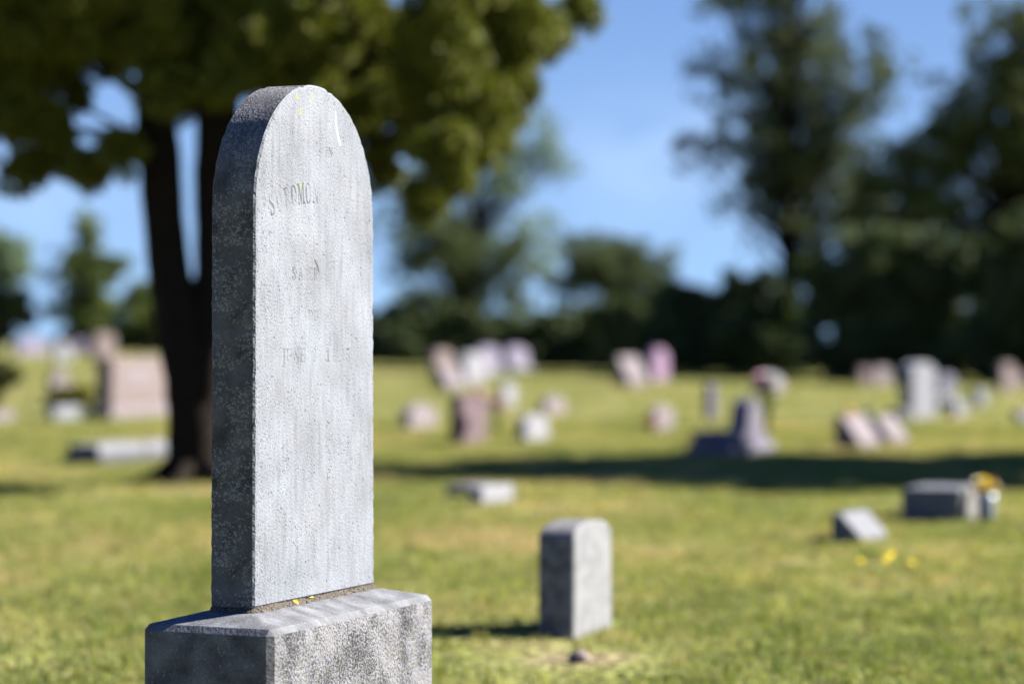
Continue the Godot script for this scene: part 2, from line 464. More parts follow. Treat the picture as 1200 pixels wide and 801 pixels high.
func tablet_front_material() -> StandardMaterial3D:
	var w := 512; var h := 1024
	var r := RandomNumberGenerator.new(); r.seed = 404
	var font := SystemFont.new(); font.font_names = PackedStringArray(["Droid Serif"]); font.font_weight = 700
	var cut := PackedFloat32Array(); cut.resize(w * h)
	# the name runs in an arc; only its first half can still be read
	var name_text := "SOLOMON"
	for i in name_text.length():
		var u := 0.135 + 0.058 * i
		var v := 0.249 - 0.036 * sin((u - 0.1) / 0.4 * PI / 2)
		var turn := -0.33 * (1.0 - (u - 0.1) / 0.42)
		var x := Transform2D(turn, Vector2(34, -58), 0.0, Vector2(u * w, v * h))
		stamp(cut, w, h, letter_triangles(name_text[i], font), x, 1.0)
	stamp(cut, w, h, letter_triangles("IN", font), Transform2D(0.0, Vector2(26, -28), 0.0, Vector2(0.6 * w, 0.128 * h)), 0.9)
	stamp(cut, w, h, letter_triangles("S ABER", font), Transform2D(0.0, Vector2(30, -36), 0.0, Vector2(0.40 * w, 0.372 * h)), 0.8)
	stamp(cut, w, h, letter_triangles("DIED", font), Transform2D(0.0, Vector2(30, -30), 0.0, Vector2(0.5 * w, 0.452 * h)), 0.75)
	stamp(cut, w, h, letter_triangles("JUNE 28    1 8 9 5", font), Transform2D(0.0, Vector2(36, -38), 0.0, Vector2(0.5 * w, 0.53 * h)), 0.75)
	for x in range(255, 335): cut[int(0.588 * h + sin(x * 0.11) * 1.2) * w + x] = 0.5
	var worn := noise_bytes(w, h, 0.012, 4, 31)
	for i in w * h:
		if cut[i] > 0: cut[i] *= clampf(0.3 + (worn[i] - 0.42) * 3.4, 0.16, 1.0)
	cut = blur(blur(cut, w, h), w, h)
	# pits left by weather, denser along the exposed edge and in runs
	var pits := PackedFloat32Array(); pits.resize(w * h)
	var cluster := noise_bytes(w, h, 0.014, 3, 33)
	for i in 13000:
		var x := pow(r.randf(), 1.55) * w; var y := r.randf() * h
		var c: float = cluster[mini(int(y), h - 1) * w + mini(int(x), w - 1)]
		var keep := 0.12 + 2.2 * maxf(0.0, c - 0.46) + 0.5 * exp(-x / 40.0)
		if r.randf() < keep: disc(pits, w, h, x, y, r.randf_range(0.7, 2.0) if r.randf() < 0.93 else r.randf_range(2.0, 3.6), r.randf_range(0.35, 1.0))
	for i in 60: disc(pits, w, h, 0.60 * w + r.randfn() * 9.0, (0.66 + 0.13 * r.randf()) * h, r.randf_range(0.8, 2.4), 0.9)
	# hairline crack and one deep gouge below it
	var cx := 0.488 * w
	for y in range(int(0.2 * h), int(0.335 * h)):
		cx += r.randf_range(-0.7, 0.62)
		pits[y * w + int(cx)] = maxf(pits[y * w + int(cx)], 0.75 * clampf(worn[y * w] * 2.0 - 0.2, 0.2, 1.0))
	for k in 30:
		var t := k / 29.0
		disc(pits, w, h, lerpf(0.475, 0.515, t) * w, lerpf(0.341, 0.367, t) * h, 0.8 + 3.6 * sin(t * PI), 1.9)
	var cloud := noise_bytes(w, h, 0.006, 5, 35)
	var streak := noise_bytes(w, h, 0.05, 4, 36, 1.0, 0.16)
	var speck := noise_bytes(w, h, 0.16, 2, 37)
	var runs := noise_bytes(w, h, 0.035, 4, 38, 1.0, 0.07)
	var green := PackedFloat32Array(); green.resize(w * h)
	for g in [[0.335, 0.030, 7.0], [0.36, 0.058, 7.0], [0.47, 0.022, 5.0], [0.365, 0.2, 5.0]]:
		for k in 26: disc(green, w, h, g[0] * w + r.randfn() * g[2] * 0.5, g[1] * h + r.randfn() * g[2] * 0.6, r.randf_range(1.0, 2.6), 0.85)
	var scratch := PackedFloat32Array(); scratch.resize(w * h)
	for k in 60:
		var t := k / 59.0
		disc(scratch, w, h, lerpf(0.655, 0.695, t * t) * w, lerpf(0.045, 0.106, t) * h, 2.2 + 1.8 * t, 1.0)
	var px := PackedVector3Array(); px.resize(w * h)
	var hh := PackedFloat32Array(); hh.resize(w * h)
	for i in w * h:
		var t := 0.86 + (cloud[i] - 0.5) * 0.32 + (streak[i] - 0.5) * 0.2 + (speck[i] - 0.5) * 0.42
		var warm := (cloud[(i + 200 * w) % (w * h)] - 0.5) * 0.006
		var c := Vector3(0.2 + warm, 0.214, 0.24 - warm) * t
		c *= 1.0 - 0.13 * clampf((runs[i] - 0.54) * 9.0, 0, 1) * clampf((cloud[(i + 90 * w + 140) % (w * h)] - 0.4) * 4.0, 0, 1)      # grey run-off stains
		c *= 1.0 - 0.55 * clampf(cut[i], 0, 1)
		c = c.lerp(Vector3(0.06, 0.065, 0.06), clampf(pits[i], 0, 1) * 0.55)
		c = c.lerp(Vector3(0.23, 0.25, 0.05), green[i] * 0.75)
		c = c.lerp(Vector3(0.42, 0.44, 0.45), scratch[i] * 0.9)
		px[i] = c
		hh[i] = 0.72 + (speck[i] - 0.5) * 0.24 + (streak[i] - 0.5) * 0.1 + (cloud[i] - 0.5) * 0.1 - 0.34 * cut[i] - 0.3 * pits[i]
	var m := std(Color.WHITE, 0.8, 0.35)
	m.albedo_texture = to_texture(w, h, px, 0.77)
	m.heightmap_enabled = true
	m.heightmap_texture = to_height(w, h, hh)
	m.heightmap_scale = 0.35
	m.texture_repeat = false
	return m

# dark weathered stone with pale crumbs of lichen; tile covers half a metre
func crust_material(base: Vector3, lichen: Vector3, crumbs: int, sd: int, streaks := 0) -> StandardMaterial3D:
	var w := 512
	var r := RandomNumberGenerator.new(); r.seed = sd
	var a := noise_bytes(w, w, 0.012, 5, sd); var b := noise_bytes(w, w, 0.12, 3, sd + 1); var cl := noise_bytes(w, w, 0.01, 4, sd + 2)
	var s := PackedFloat32Array(); s.resize(w * w)
	for i in crumbs:
		var x := r.randf() * w; var y := r.randf() * w
		if r.randf() > clampf((cl[int(y) * w + int(x)] - 0.36) * 3.4, 0.03, 1.0): continue
		for k in r.randi_range(1, 4):
			disc(s, w, w, x + r.randfn() * 2.2, y + r.randfn() * 2.2, r.randf_range(0.7, 1.9), r.randf_range(0.35, 1.0), true)
	for i in streaks:
		var p := Vector2(r.randf(), r.randf()) * w
		var d := Vector2(1.0, r.randf_range(0.5, 1.0)).normalized()
		for k in r.randi_range(10, 60): disc(s, w, w, p.x + d.x * k * 0.8, p.y + d.y * k * 0.8 + sin(k * 0.2), r.randf_range(0.6, 1.2), r.randf_range(0.3, 0.9), true)
	var px := PackedVector3Array(); px.resize(w * w)
	var hh := PackedFloat32Array(); hh.resize(w * w)
	for i in w * w:
		var t := 1.0 + (a[i] - 0.5) * 1.1 + (b[i] - 0.5) * 0.5
		px[i] = (base * t).lerp(lichen, clampf(s[i], 0, 1))
		hh[i] = 0.4 + (a[i] - 0.5) * 0.2 + (b[i] - 0.5) * 0.35 + s[i] * 0.3
	var m := std(Color.WHITE, 0.85, 0.3)
	m.albedo_texture = to_texture(w, w, px, 0.77)
	m.uv1_triplanar = true
	m.uv1_scale = Vector3.ONE * 2.0
	m.heightmap_enabled = true
	m.heightmap_texture = to_height(w, w, hh)
	m.heightmap_scale = 0.25
	return m

func rough_face_material(sd: int) -> StandardMaterial3D:
	var w := 512
	var a := noise_bytes(w, w, 0.008, 4, sd); var b := noise_bytes(w, w, 0.11, 4, sd + 1); var c := noise_bytes(w, w, 0.3, 2, sd + 2); var g := noise_bytes(w, w, 0.03, 3, sd + 3)
	var px := PackedVector3Array(); px.resize(w * w)
	var hh := PackedFloat32Array(); hh.resize(w * w)
	for i in w * w:
		var t := clampf((b[i] - 0.5) * 1.5 + (c[i] - 0.5) * 1.5 + (a[i] - 0.5) * 1.0 + 0.66, 0.1, 1.0)
		var col := Vector3(0.235, 0.235, 0.255) * t
		col = col.lerp(Vector3(0.19, 0.195, 0.16) * t, clampf((g[i] - 0.52) * 3.0, 0, 0.6))
		col = col.lerp(Vector3(0.19, 0.182, 0.185) * t, clampf((a[i] - 0.55) * 3.0, 0, 0.6))
		px[i] = col
		hh[i] = 0.5 + (b[i] - 0.5) * 0.7 + (c[i] - 0.5) * 0.3
	var m := std(Color.WHITE, 0.9, 0.25)
	m.albedo_texture = to_texture(w, w, px, 0.77)
	m.uv1_triplanar = true
	m.uv1_scale = Vector3.ONE * 2.0
	m.heightmap_enabled = true
	m.heightmap_texture = to_height(w, w, hh)
	m.heightmap_scale = 0.4
	return m

# one face of the plinth as a grid that can be rough: origin, two edges, relief
func grid_face(st: SurfaceTool, o: Vector3, e1: Vector3, e2: Vector3, n1: int, n2: int, relief: float, normal: Vector3, sd: float) -> void:
	var at := func(i: int, j: int) -> Vector3:
		var p := o + e1 * (float(i) / n1) + e2 * (float(j) / n2)
		var edge := minf(minf(i, n1 - i), minf(j, n2 - j))
		if relief > 0.0 and edge > 0:
			p += normal * relief * clampf(edge / 2.0, 0, 1) * (0.35 + fine_noise.get_noise_3d(p.x * 14.0 + sd, p.y * 14.0, p.z * 14.0))
		return p
	st.set_smooth_group(5 if relief > 0 else -1)
	for i in n1:
		for j in n2:
			for v in [at.call(i, j), at.call(i, j + 1), at.call(i + 1, j + 1), at.call(i, j), at.call(i + 1, j + 1), at.call(i + 1, j)]: st.add_vertex(v)

func plinth_mesh(w: float, h: float, d: float, c: float) -> ArrayMesh:
	# surfaces: 0 rough front, 1 top with its worn edges, 2 the other sides
	var f := SurfaceTool.new(); f.begin(Mesh.PRIMITIVE_TRIANGLES)
	var t := SurfaceTool.new(); t.begin(Mesh.PRIMITIVE_TRIANGLES)
	var s := SurfaceTool.new(); s.begin(Mesh.PRIMITIVE_TRIANGLES)
	var x := w / 2; var z := d / 2; var y := h - c
	grid_face(f, Vector3(-x + c, 0, z), Vector3(w - 2 * c, 0, 0), Vector3(0, y, 0), 70, 34, 0.009, Vector3(0, 0, 1), 3.0)
	grid_face(s, Vector3(-x, 0, -z + c), Vector3(0, 0, d - 2 * c), Vector3(0, y, 0), 24, 30, 0.002, Vector3(-1, 0, 0), 7.0)
	grid_face(s, Vector3(x, 0, z - c), Vector3(0, 0, -d + 2 * c), Vector3(0, y, 0), 24, 30, 0.006, Vector3(1, 0, 0), 9.0)
	grid_face(s, Vector3(x - c, 0, -z), Vector3(-w + 2 * c, 0, 0), Vector3(0, y, 0), 40, 24, 0.006, Vector3(0, 0, -1), 11.0)
	# the top is dressed to shed water: it rises from the edges to the bed of the tablet
	var a := [Vector3(-x + c, h, z - c), Vector3(-x + c, h, -z + c), Vector3(x - c, h, -z + c), Vector3(x - c, h, z - c)]
	var bed := func(px: float, pz: float) -> Vector3:
		var k := clampf(minf((x - c - absf(px)) / (x - c - 0.275), (z - c - absf(pz)) / (z - c - 0.062)), 0, 1)
		return Vector3(px, h + 0.018 * k + 0.0016 * (k if k < 1.0 else 0.0) * fine_noise.get_noise_2d(px * 20.0, pz * 20.0), pz)
	t.set_smooth_group(6)
	var n1 := 60; var n2 := 30
	for i in n1:
		for k in n2:
			var x0 := lerpf(-x + c, x - c, float(i) / n1); var x1 := lerpf(-x + c, x - c, float(i + 1) / n1)
			var z0 := lerpf(z - c, -z + c, float(k) / n2); var z1 := lerpf(z - c, -z + c, float(k + 1) / n2)
			for v in [bed.call(x0, z0), bed.call(x0, z1), bed.call(x1, z1), bed.call(x0, z0), bed.call(x1, z1), bed.call(x1, z0)]: t.add_vertex(v)
	t.set_smooth_group(-1)
	var lowv := [Vector3(-x + c, y, z), Vector3(-x, y, z - c), Vector3(-x, y, -z + c), Vector3(-x + c, y, -z), Vector3(x - c, y, -z), Vector3(x, y, -z + c), Vector3(x, y, z - c), Vector3(x - c, y, z)]
	var top_of := [a[0], a[0], a[1], a[1], a[2], a[2], a[3], a[3]]
	for i in 8:
		var j := (i + 1) % 8
		for v in [lowv[i], lowv[j], top_of[j], lowv[i], top_of[j], top_of[i]]:
			t.add_vertex(v)
		if i % 2 == 0:
			var p: Vector3 = lowv[i]; var q: Vector3 = lowv[j]
			s.set_smooth_group(-1)
			for v in [Vector3(p.x, 0, p.z), Vector3(q.x, 0, q.z), q, Vector3(p.x, 0, p.z), q, p]: s.add_vertex(v)
	f.generate_normals(); t.generate_normals(); s.generate_normals()
	return s.commit(t.commit(f.commit()))

# ------------------------------------------------------------------ things
func bloom_mesh(sd: int, petals := 12) -> ArrayMesh:
	var r := RandomNumberGenerator.new(); r.seed = sd
	var st := SurfaceTool.new(); st.begin(Mesh.PRIMITIVE_TRIANGLES)
	st.set_smooth_group(-1)
	for ring in 3:
		var n := petals - ring * 3
		for i in n:
			var a := TAU * i / n + ring * 0.4 + r.randf_range(-0.1, 0.1)
			var tilt := 0.15 + 0.5 * ring
			var o := Vector3(cos(a), 0, sin(a)); var sd2 := Vector3(-sin(a), 0, cos(a))
			var l := 1.0 - ring * 0.22
			var p0 := Vector3(0, 0.05, 0); var m := o * l * 0.6 * cos(tilt) + Vector3(0, l * 0.6 * sin(tilt), 0); var tip := o * l * cos(tilt) + Vector3(0, l * sin(tilt) * 1.1, 0)
			for v in [p0, m - sd2 * 0.24, tip, p0, tip, m + sd2 * 0.24]: st.add_vertex(v)
	st.generate_normals()
	return st.commit()

func flower_bunch(called: String, label: String, at: Vector3, colors: Array, size: float, bloom_r: float, count: int, sd: int, stalk := 0.12, vase: Material = null, category := "flowers", group := "") -> Node3D:
	var r := RandomNumberGenerator.new(); r.seed = sd
	var o := thing(called, label, category, at, 0.0, group)
	var y := 0.0
	if vase:
		part(o, "vase", lathe([Vector2(0.0, 0.0), Vector2(0.035, 0.0), Vector2(0.05, 0.05), Vector2(0.045, 0.11), Vector2(0.06, 0.15), Vector2(0.05, 0.15), Vector2(0.0, 0.12)]), [vase])
		y = 0.14
	var mesh := bloom_mesh(sd)
	var st := SurfaceTool.new(); st.begin(Mesh.PRIMITIVE_TRIANGLES)
	for i in count:
		var dir := Vector3(r.randfn(), absf(r.randfn()) * 0.8, r.randfn()).normalized()
		var p := Vector3(0, y + stalk + size * 0.35, 0) + dir * size * pow(r.randf(), 0.4)
		var b := part(o, "bloom", mesh, [colors[i % colors.size()]], p, Vector3(dir.z * 0.9, r.randf() * TAU, -dir.x * 0.9))
		b.scale = Vector3.ONE * bloom_r * r.randf_range(0.8, 1.25)
		tube(st, [Vector3(0, y * 0.6, 0), Vector3(p.x * 0.3, (y + p.y) * 0.5, p.z * 0.3), p], [0.004, 0.003, 0.002], 5)
	st.generate_normals()
	part(o, "stems", st.commit(), [M.stem]).set_meta("kind", "stuff")
	return o

func stone_body(kind: String, w: float, t: float, h: float) -> ArrayMesh:
	match kind:
		"arch": return slab(arch_outline(w, h, 0.45, 16), t, 0.008)
		"round": return slab(arch_outline(w, h, 1.0, 20), t, 0.008)
		"dome": return slab(arch_outline(w, h, 0.3, 14, 0.08), t, 0.008)
		"slant": return slant_mesh(w, h, t, t * 0.3, h * 0.25)
	return slab(box_outline(w, h), t, 0.008)

func grave(label: String, kind: String, x: float, z: float, yaw: float, w: float, t: float, h: float, mat: Material, base: Material = null, lean := 0.0) -> Node3D:
	var o := thing("gravestone", label, "gravestone", on_ground(x, z), yaw)
	if kind == "slant":
		var m := part(o, "marker", stone_body(kind, w, t, h), [mat, mat])
		m.rotation.y = -PI / 2          # the wedge outline runs across the stone
		return o
	var bh := 0.0
	if base:
		bh = 0.2 * h
		part(o, "base", slab(box_outline(w * 1.25, bh), t * 1.7, 0.012), [base, base])
	var b := part(o, "tablet", stone_body(kind, w, t, h - bh), [mat, mat], Vector3(0, bh, 0))
	b.rotation.z = lean
	return o

func _ready() -> void:
	rng.seed = 12
	patch_noise.seed = 5; patch_noise.frequency = 0.42; patch_noise.fractal_octaves = 3
	fine_noise.seed = 6; fine_noise.frequency = 0.9; fine_noise.fractal_octaves = 3
	bump_noise.seed = 7; bump_noise.frequency = 0.8; bump_noise.fractal_octaves = 3
	# ---- camera: 85 mm at f/1.8, level, focused on the near edge of the headstone
	var cam := Camera3D.new()
	cam.name = "camera"
	add_child(cam)
	var eye := CameraAttributesPhysical.new()
	eye.frustum_focal_length = 85.0
	eye.exposure_aperture = 1.8
	eye.frustum_focus_distance = 4.86
	eye.frustum_far = 3000.0
	eye.frustum_near = 0.1
	cam.attributes = eye
	cam.position = Vector3(0, 1.0, 0)
	cam.fov = 16.09
	cam.near = 0.1
	cam.far = 3000.0
	cam.current = true
	# ---- sky and sun
	var sky := ProceduralSkyMaterial.new()
	sky.sky_top_color = lin(0.045, 0.145, 0.56)
	sky.sky_horizon_color = lin(0.45, 0.73, 1.12)
	sky.sky_curve = 0.125
	sky.ground_bottom_color = lin(0.10, 0.10, 0.05)
	sky.ground_horizon_color = lin(0.20, 0.22, 0.20)
	sky.sky_cover = cloud_cover()
	sky.sky_cover_modulate = Color.WHITE
	var env := Environment.new()
	env.background_mode = Environment.BG_SKY
	env.sky = Sky.new()
	env.sky.sky_material = sky
	env.background_energy_multiplier = 0.222
	env.tonemap_mode = Environment.TONE_MAPPER_LINEAR
	env.tonemap_exposure = 4.5
	env.sdfgi_enabled = true
	env.ssao_enabled = true
	env.ssil_enabled = true
	var we := WorldEnvironment.new()
	we.name = "world"
	we.environment = env
	add_child(we)
	var sun := DirectionalLight3D.new()
	sun.name = "sun"
	add_child(sun)
	sun.light_energy = 1.6
	sun.light_color = Color(1.0, 0.98, 0.955)
	sun.light_angular_distance = 0.5
	sun.shadow_enabled = true
	sun.sky_mode = DirectionalLight3D.SKY_MODE_LIGHT_ONLY
	var el := deg_to_rad(36.0); var az := deg_to_rad(12.0)
	var to_sun := Vector3(cos(az) * cos(el), sin(el), -sin(az) * cos(el))
	sun.look_at_from_position(to_sun * 50.0, Vector3.ZERO)

	make_materials()
	make_ground()
	make_main_stone()
	make_stones()
	make_main_tree()
	make_far_trees()
	make_small_things()
	make_grass()

func cloud_cover() -> ImageTexture:
	# small fair-weather clouds low above the horizon, all the way round
	var w := 1024; var h := 512
	var n := FastNoiseLite.new(); n.seed = 77; n.frequency = 9.0; n.fractal_octaves = 4
	var r := RandomNumberGenerator.new(); r.seed = 78
	var puffs := []
	for k in 26: puffs.append([(k + r.randf_range(-0.3, 0.3)) / 26.0 * TAU + deg_to_rad(4.6), deg_to_rad(r.randf_range(1.6, 4.6)), deg_to_rad(r.randf_range(1.8, 3.6)), deg_to_rad(r.randf_range(0.8, 1.5))])
	puffs[0] = [deg_to_rad(4.3), deg_to_rad(2.4), deg_to_rad(2.3), deg_to_rad(1.1)]
	var d := PackedByteArray(); d.resize(w * h * 4)
	for j in h:
		var up := PI / 2 - PI * (j + 0.5) / h
		for i in w:
			var k := (j * w + i) * 4
			d[k] = 235; d[k + 1] = 238; d[k + 2] = 240
			if up < 0.0 or up > 0.2: continue
			var a := TAU * ((i + 0.5) / w - 0.5)
			var v := 0.0
			for p in puffs:
				v += exp(-pow(wrapf(a - p[0], -PI, PI) / p[2], 2) - pow((up - p[1]) / p[3], 2))
			v *= 0.55 + 0.9 * n.get_noise_2d(cos(a) * 3.0 + up * 9.0, sin(a) * 3.0 - up * 7.0)
			d[k + 3] = int(clampf(v, 0, 1) * 0.22 * 255.0)
	return ImageTexture.create_from_image(Image.create_from_data(w, h, false, Image.FORMAT_RGBA8, d))

func make_ground() -> void:
	var xs := [0.0]; var zs := [4.0]
	var s := 0.14
	while xs[-1] < 700.0:
		xs.append(xs[-1] + s)
		if xs[-1] > 3.4: s *= 1.07
	var X := []
	for i in range(xs.size() - 1, 0, -1): X.append(-xs[i])
	X.append_array(xs)
	var Z := [60.0, 20.0, 5.0, 0.0, -2.0, -4.0]
	s = 0.14
	while Z[-1] > -1400.0:
		Z.append(Z[-1] - s)
		if Z[-1] < -13.0: s *= 1.03
	var st := SurfaceTool.new(); st.begin(Mesh.PRIMITIVE_TRIANGLES)
	for z in Z:
		for x in X:
			var c := ground_tone(x, z) * 0.8
			st.set_color(Color(c.r, c.g, c.b)); st.set_uv(Vector2(x, z) * 0.5)
			st.add_vertex(Vector3(x, ground_y(x, z), z))
	var n := X.size()
	for j in Z.size() - 1:
		for i in n - 1:
			var a := j * n + i
			for v in [a, a + n, a + n + 1, a, a + n + 1, a + 1]: st.add_index(v)
	st.generate_normals()
	var m := std(Color.WHITE, 0.95, 0.2)
	m.vertex_color_use_as_albedo = true
	m.albedo_texture = fractal_image(512, 0.035, 51, Color(0.55, 0.52, 0.5), Color(1, 1, 1), 1.8)
	m.uv1_scale = Vector3(1.0, 1.0, 1.0)
	m.heightmap_enabled = true
	m.heightmap_texture = M.grain_height
	m.heightmap_scale = 3.0
	var g := MeshInstance3D.new()
	g.name = "ground"
	g.mesh = st.commit()
	g.material_override = m
	add_child(g)
	g.set_meta("kind", "structure")

func make_main_stone() -> void:
	var o := thing("gravestone", "tall weathered marble headstone with rounded top standing on a square plinth", "gravestone", on_ground(-0.4445, -4.9698, 0.0), 66.6)
	o.position.y = 0.0
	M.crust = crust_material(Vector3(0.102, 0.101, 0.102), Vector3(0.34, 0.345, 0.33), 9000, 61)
	M.plinth_side = crust_material(Vector3(0.118, 0.121, 0.13), Vector3(0.3, 0.31, 0.3), 900, 64)
	M.plinth_top = crust_material(Vector3(0.128, 0.132, 0.142), Vector3(0.3, 0.31, 0.32), 700, 67, 150)
	M.rough = rough_face_material(71)
	var top_y := 0.453
	part(o, "foundation", slab(box_outline(0.84, 0.1), 0.42, 0.01), [M.concrete, M.concrete], Vector3(0, -0.05, 0))
	part(o, "plinth", plinth_mesh(0.722, top_y - 0.05, 0.288, 0.012), [M.rough, M.plinth_top, M.plinth_side], Vector3(0, 0.05, 0))
	# mortar bed, squeezed out unevenly round the foot of the tablet
	var st := SurfaceTool.new(); st.begin(Mesh.PRIMITIVE_TRIANGLES)
	st.set_smooth_group(1)
	var ring_lo := []; var ring_hi := []; var ring_in := []
	var loop := []
	var hw := 0.26; var hd := 0.048
	for i in 44: loop.append([Vector2(lerpf(-hw, hw, i / 44.0), hd), Vector2(0, 1)])
	for i in 10: loop.append([Vector2(hw, lerpf(hd, -hd, i / 10.0)), Vector2(1, 0)])
	for i in 44: loop.append([Vector2(lerpf(hw, -hw, i / 44.0), -hd), Vector2(0, -1)])
	for i in 10: loop.append([Vector2(-hw, lerpf(-hd, hd, i / 10.0)), Vector2(-1, 0)])
	for k in loop.size():
		var p: Vector2 = loop[k][0]; var q: Vector2 = loop[k][1]
		var wob := 0.5 + 0.5 * clampf(fine_noise.get_noise_2d(k * 0.9, 3.0) * 2.0, -1, 1)
		ring_lo.append(Vector3(p.x + q.x * (0.003 + 0.009 * wob), 0.0, p.y + q.y * (0.003 + 0.009 * wob)))
		ring_hi.append(Vector3(p.x + q.x * (0.001 + 0.006 * wob), 0.003 + 0.009 * wob, p.y + q.y * (0.001 + 0.006 * wob)))
		ring_in.append(Vector3(p.x - q.x * 0.004, 0.011 + 0.008 * wob, p.y - q.y * 0.004))
	for k in loop.size():
		var j := (k + 1) % loop.size()
		for v in [ring_lo[k], ring_hi[k], ring_hi[j], ring_lo[k], ring_hi[j], ring_lo[j], ring_hi[k], ring_in[k], ring_in[j], ring_hi[k], ring_in[j], ring_hi[j]]: st.add_vertex(v)
	st.generate_normals()
	var mortar := std(lin(0.11, 0.095, 0.078), 0.95, 0.2)
	mortar.albedo_texture = fractal_image(256, 0.12, 81, Color(0.3, 0.3, 0.3), Color(1, 1, 1), 2.4)
	mortar.uv1_triplanar = true
	mortar.uv1_scale = Vector3.ONE * 5.0
	mortar.heightmap_enabled = true
	mortar.heightmap_texture = M.grain_height
	mortar.heightmap_scale = 0.6
	part(o, "mortar_joint", st.commit(), [mortar], Vector3(0, top_y + 0.014, 0))
	var front := tablet_front_material()
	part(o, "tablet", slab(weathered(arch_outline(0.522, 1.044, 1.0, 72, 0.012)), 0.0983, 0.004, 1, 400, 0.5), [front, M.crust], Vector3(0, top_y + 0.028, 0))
	# two yellow leaves caught on the mortar
	M.yellow_leaf = std(lin(0.45, 0.36, 0.03), 0.6, 0.3)
	for p in [[-0.115, 0.9], [-0.045, 2.1]]:
		var leaf := SurfaceTool.new(); leaf.begin(Mesh.PRIMITIVE_TRIANGLES)
		for v in [Vector3(0, 0, -0.008), Vector3(0.006, 0.004, 0), Vector3(0, 0.001, 0.009), Vector3(0, 0, -0.008), Vector3(0, 0.001, 0.009), Vector3(-0.006, 0.005, 0)]: leaf.add_vertex(v)
		leaf.generate_normals()
		var l := MeshInstance3D.new()
		l.name = numbered("fallen_leaf"); l.mesh = leaf.commit(); l.material_override = M.yellow_leaf
		add_child(l, true)
		l.position = o.transform * Vector3(p[0], top_y + 0.026, 0.062)
		l.rotation = Vector3(0.5, p[1], 0.3)
		tag(l, "tiny yellow fallen leaf on the mortar at the tall headstone's foot", "leaf", "yellow leaves on the mortar joint")

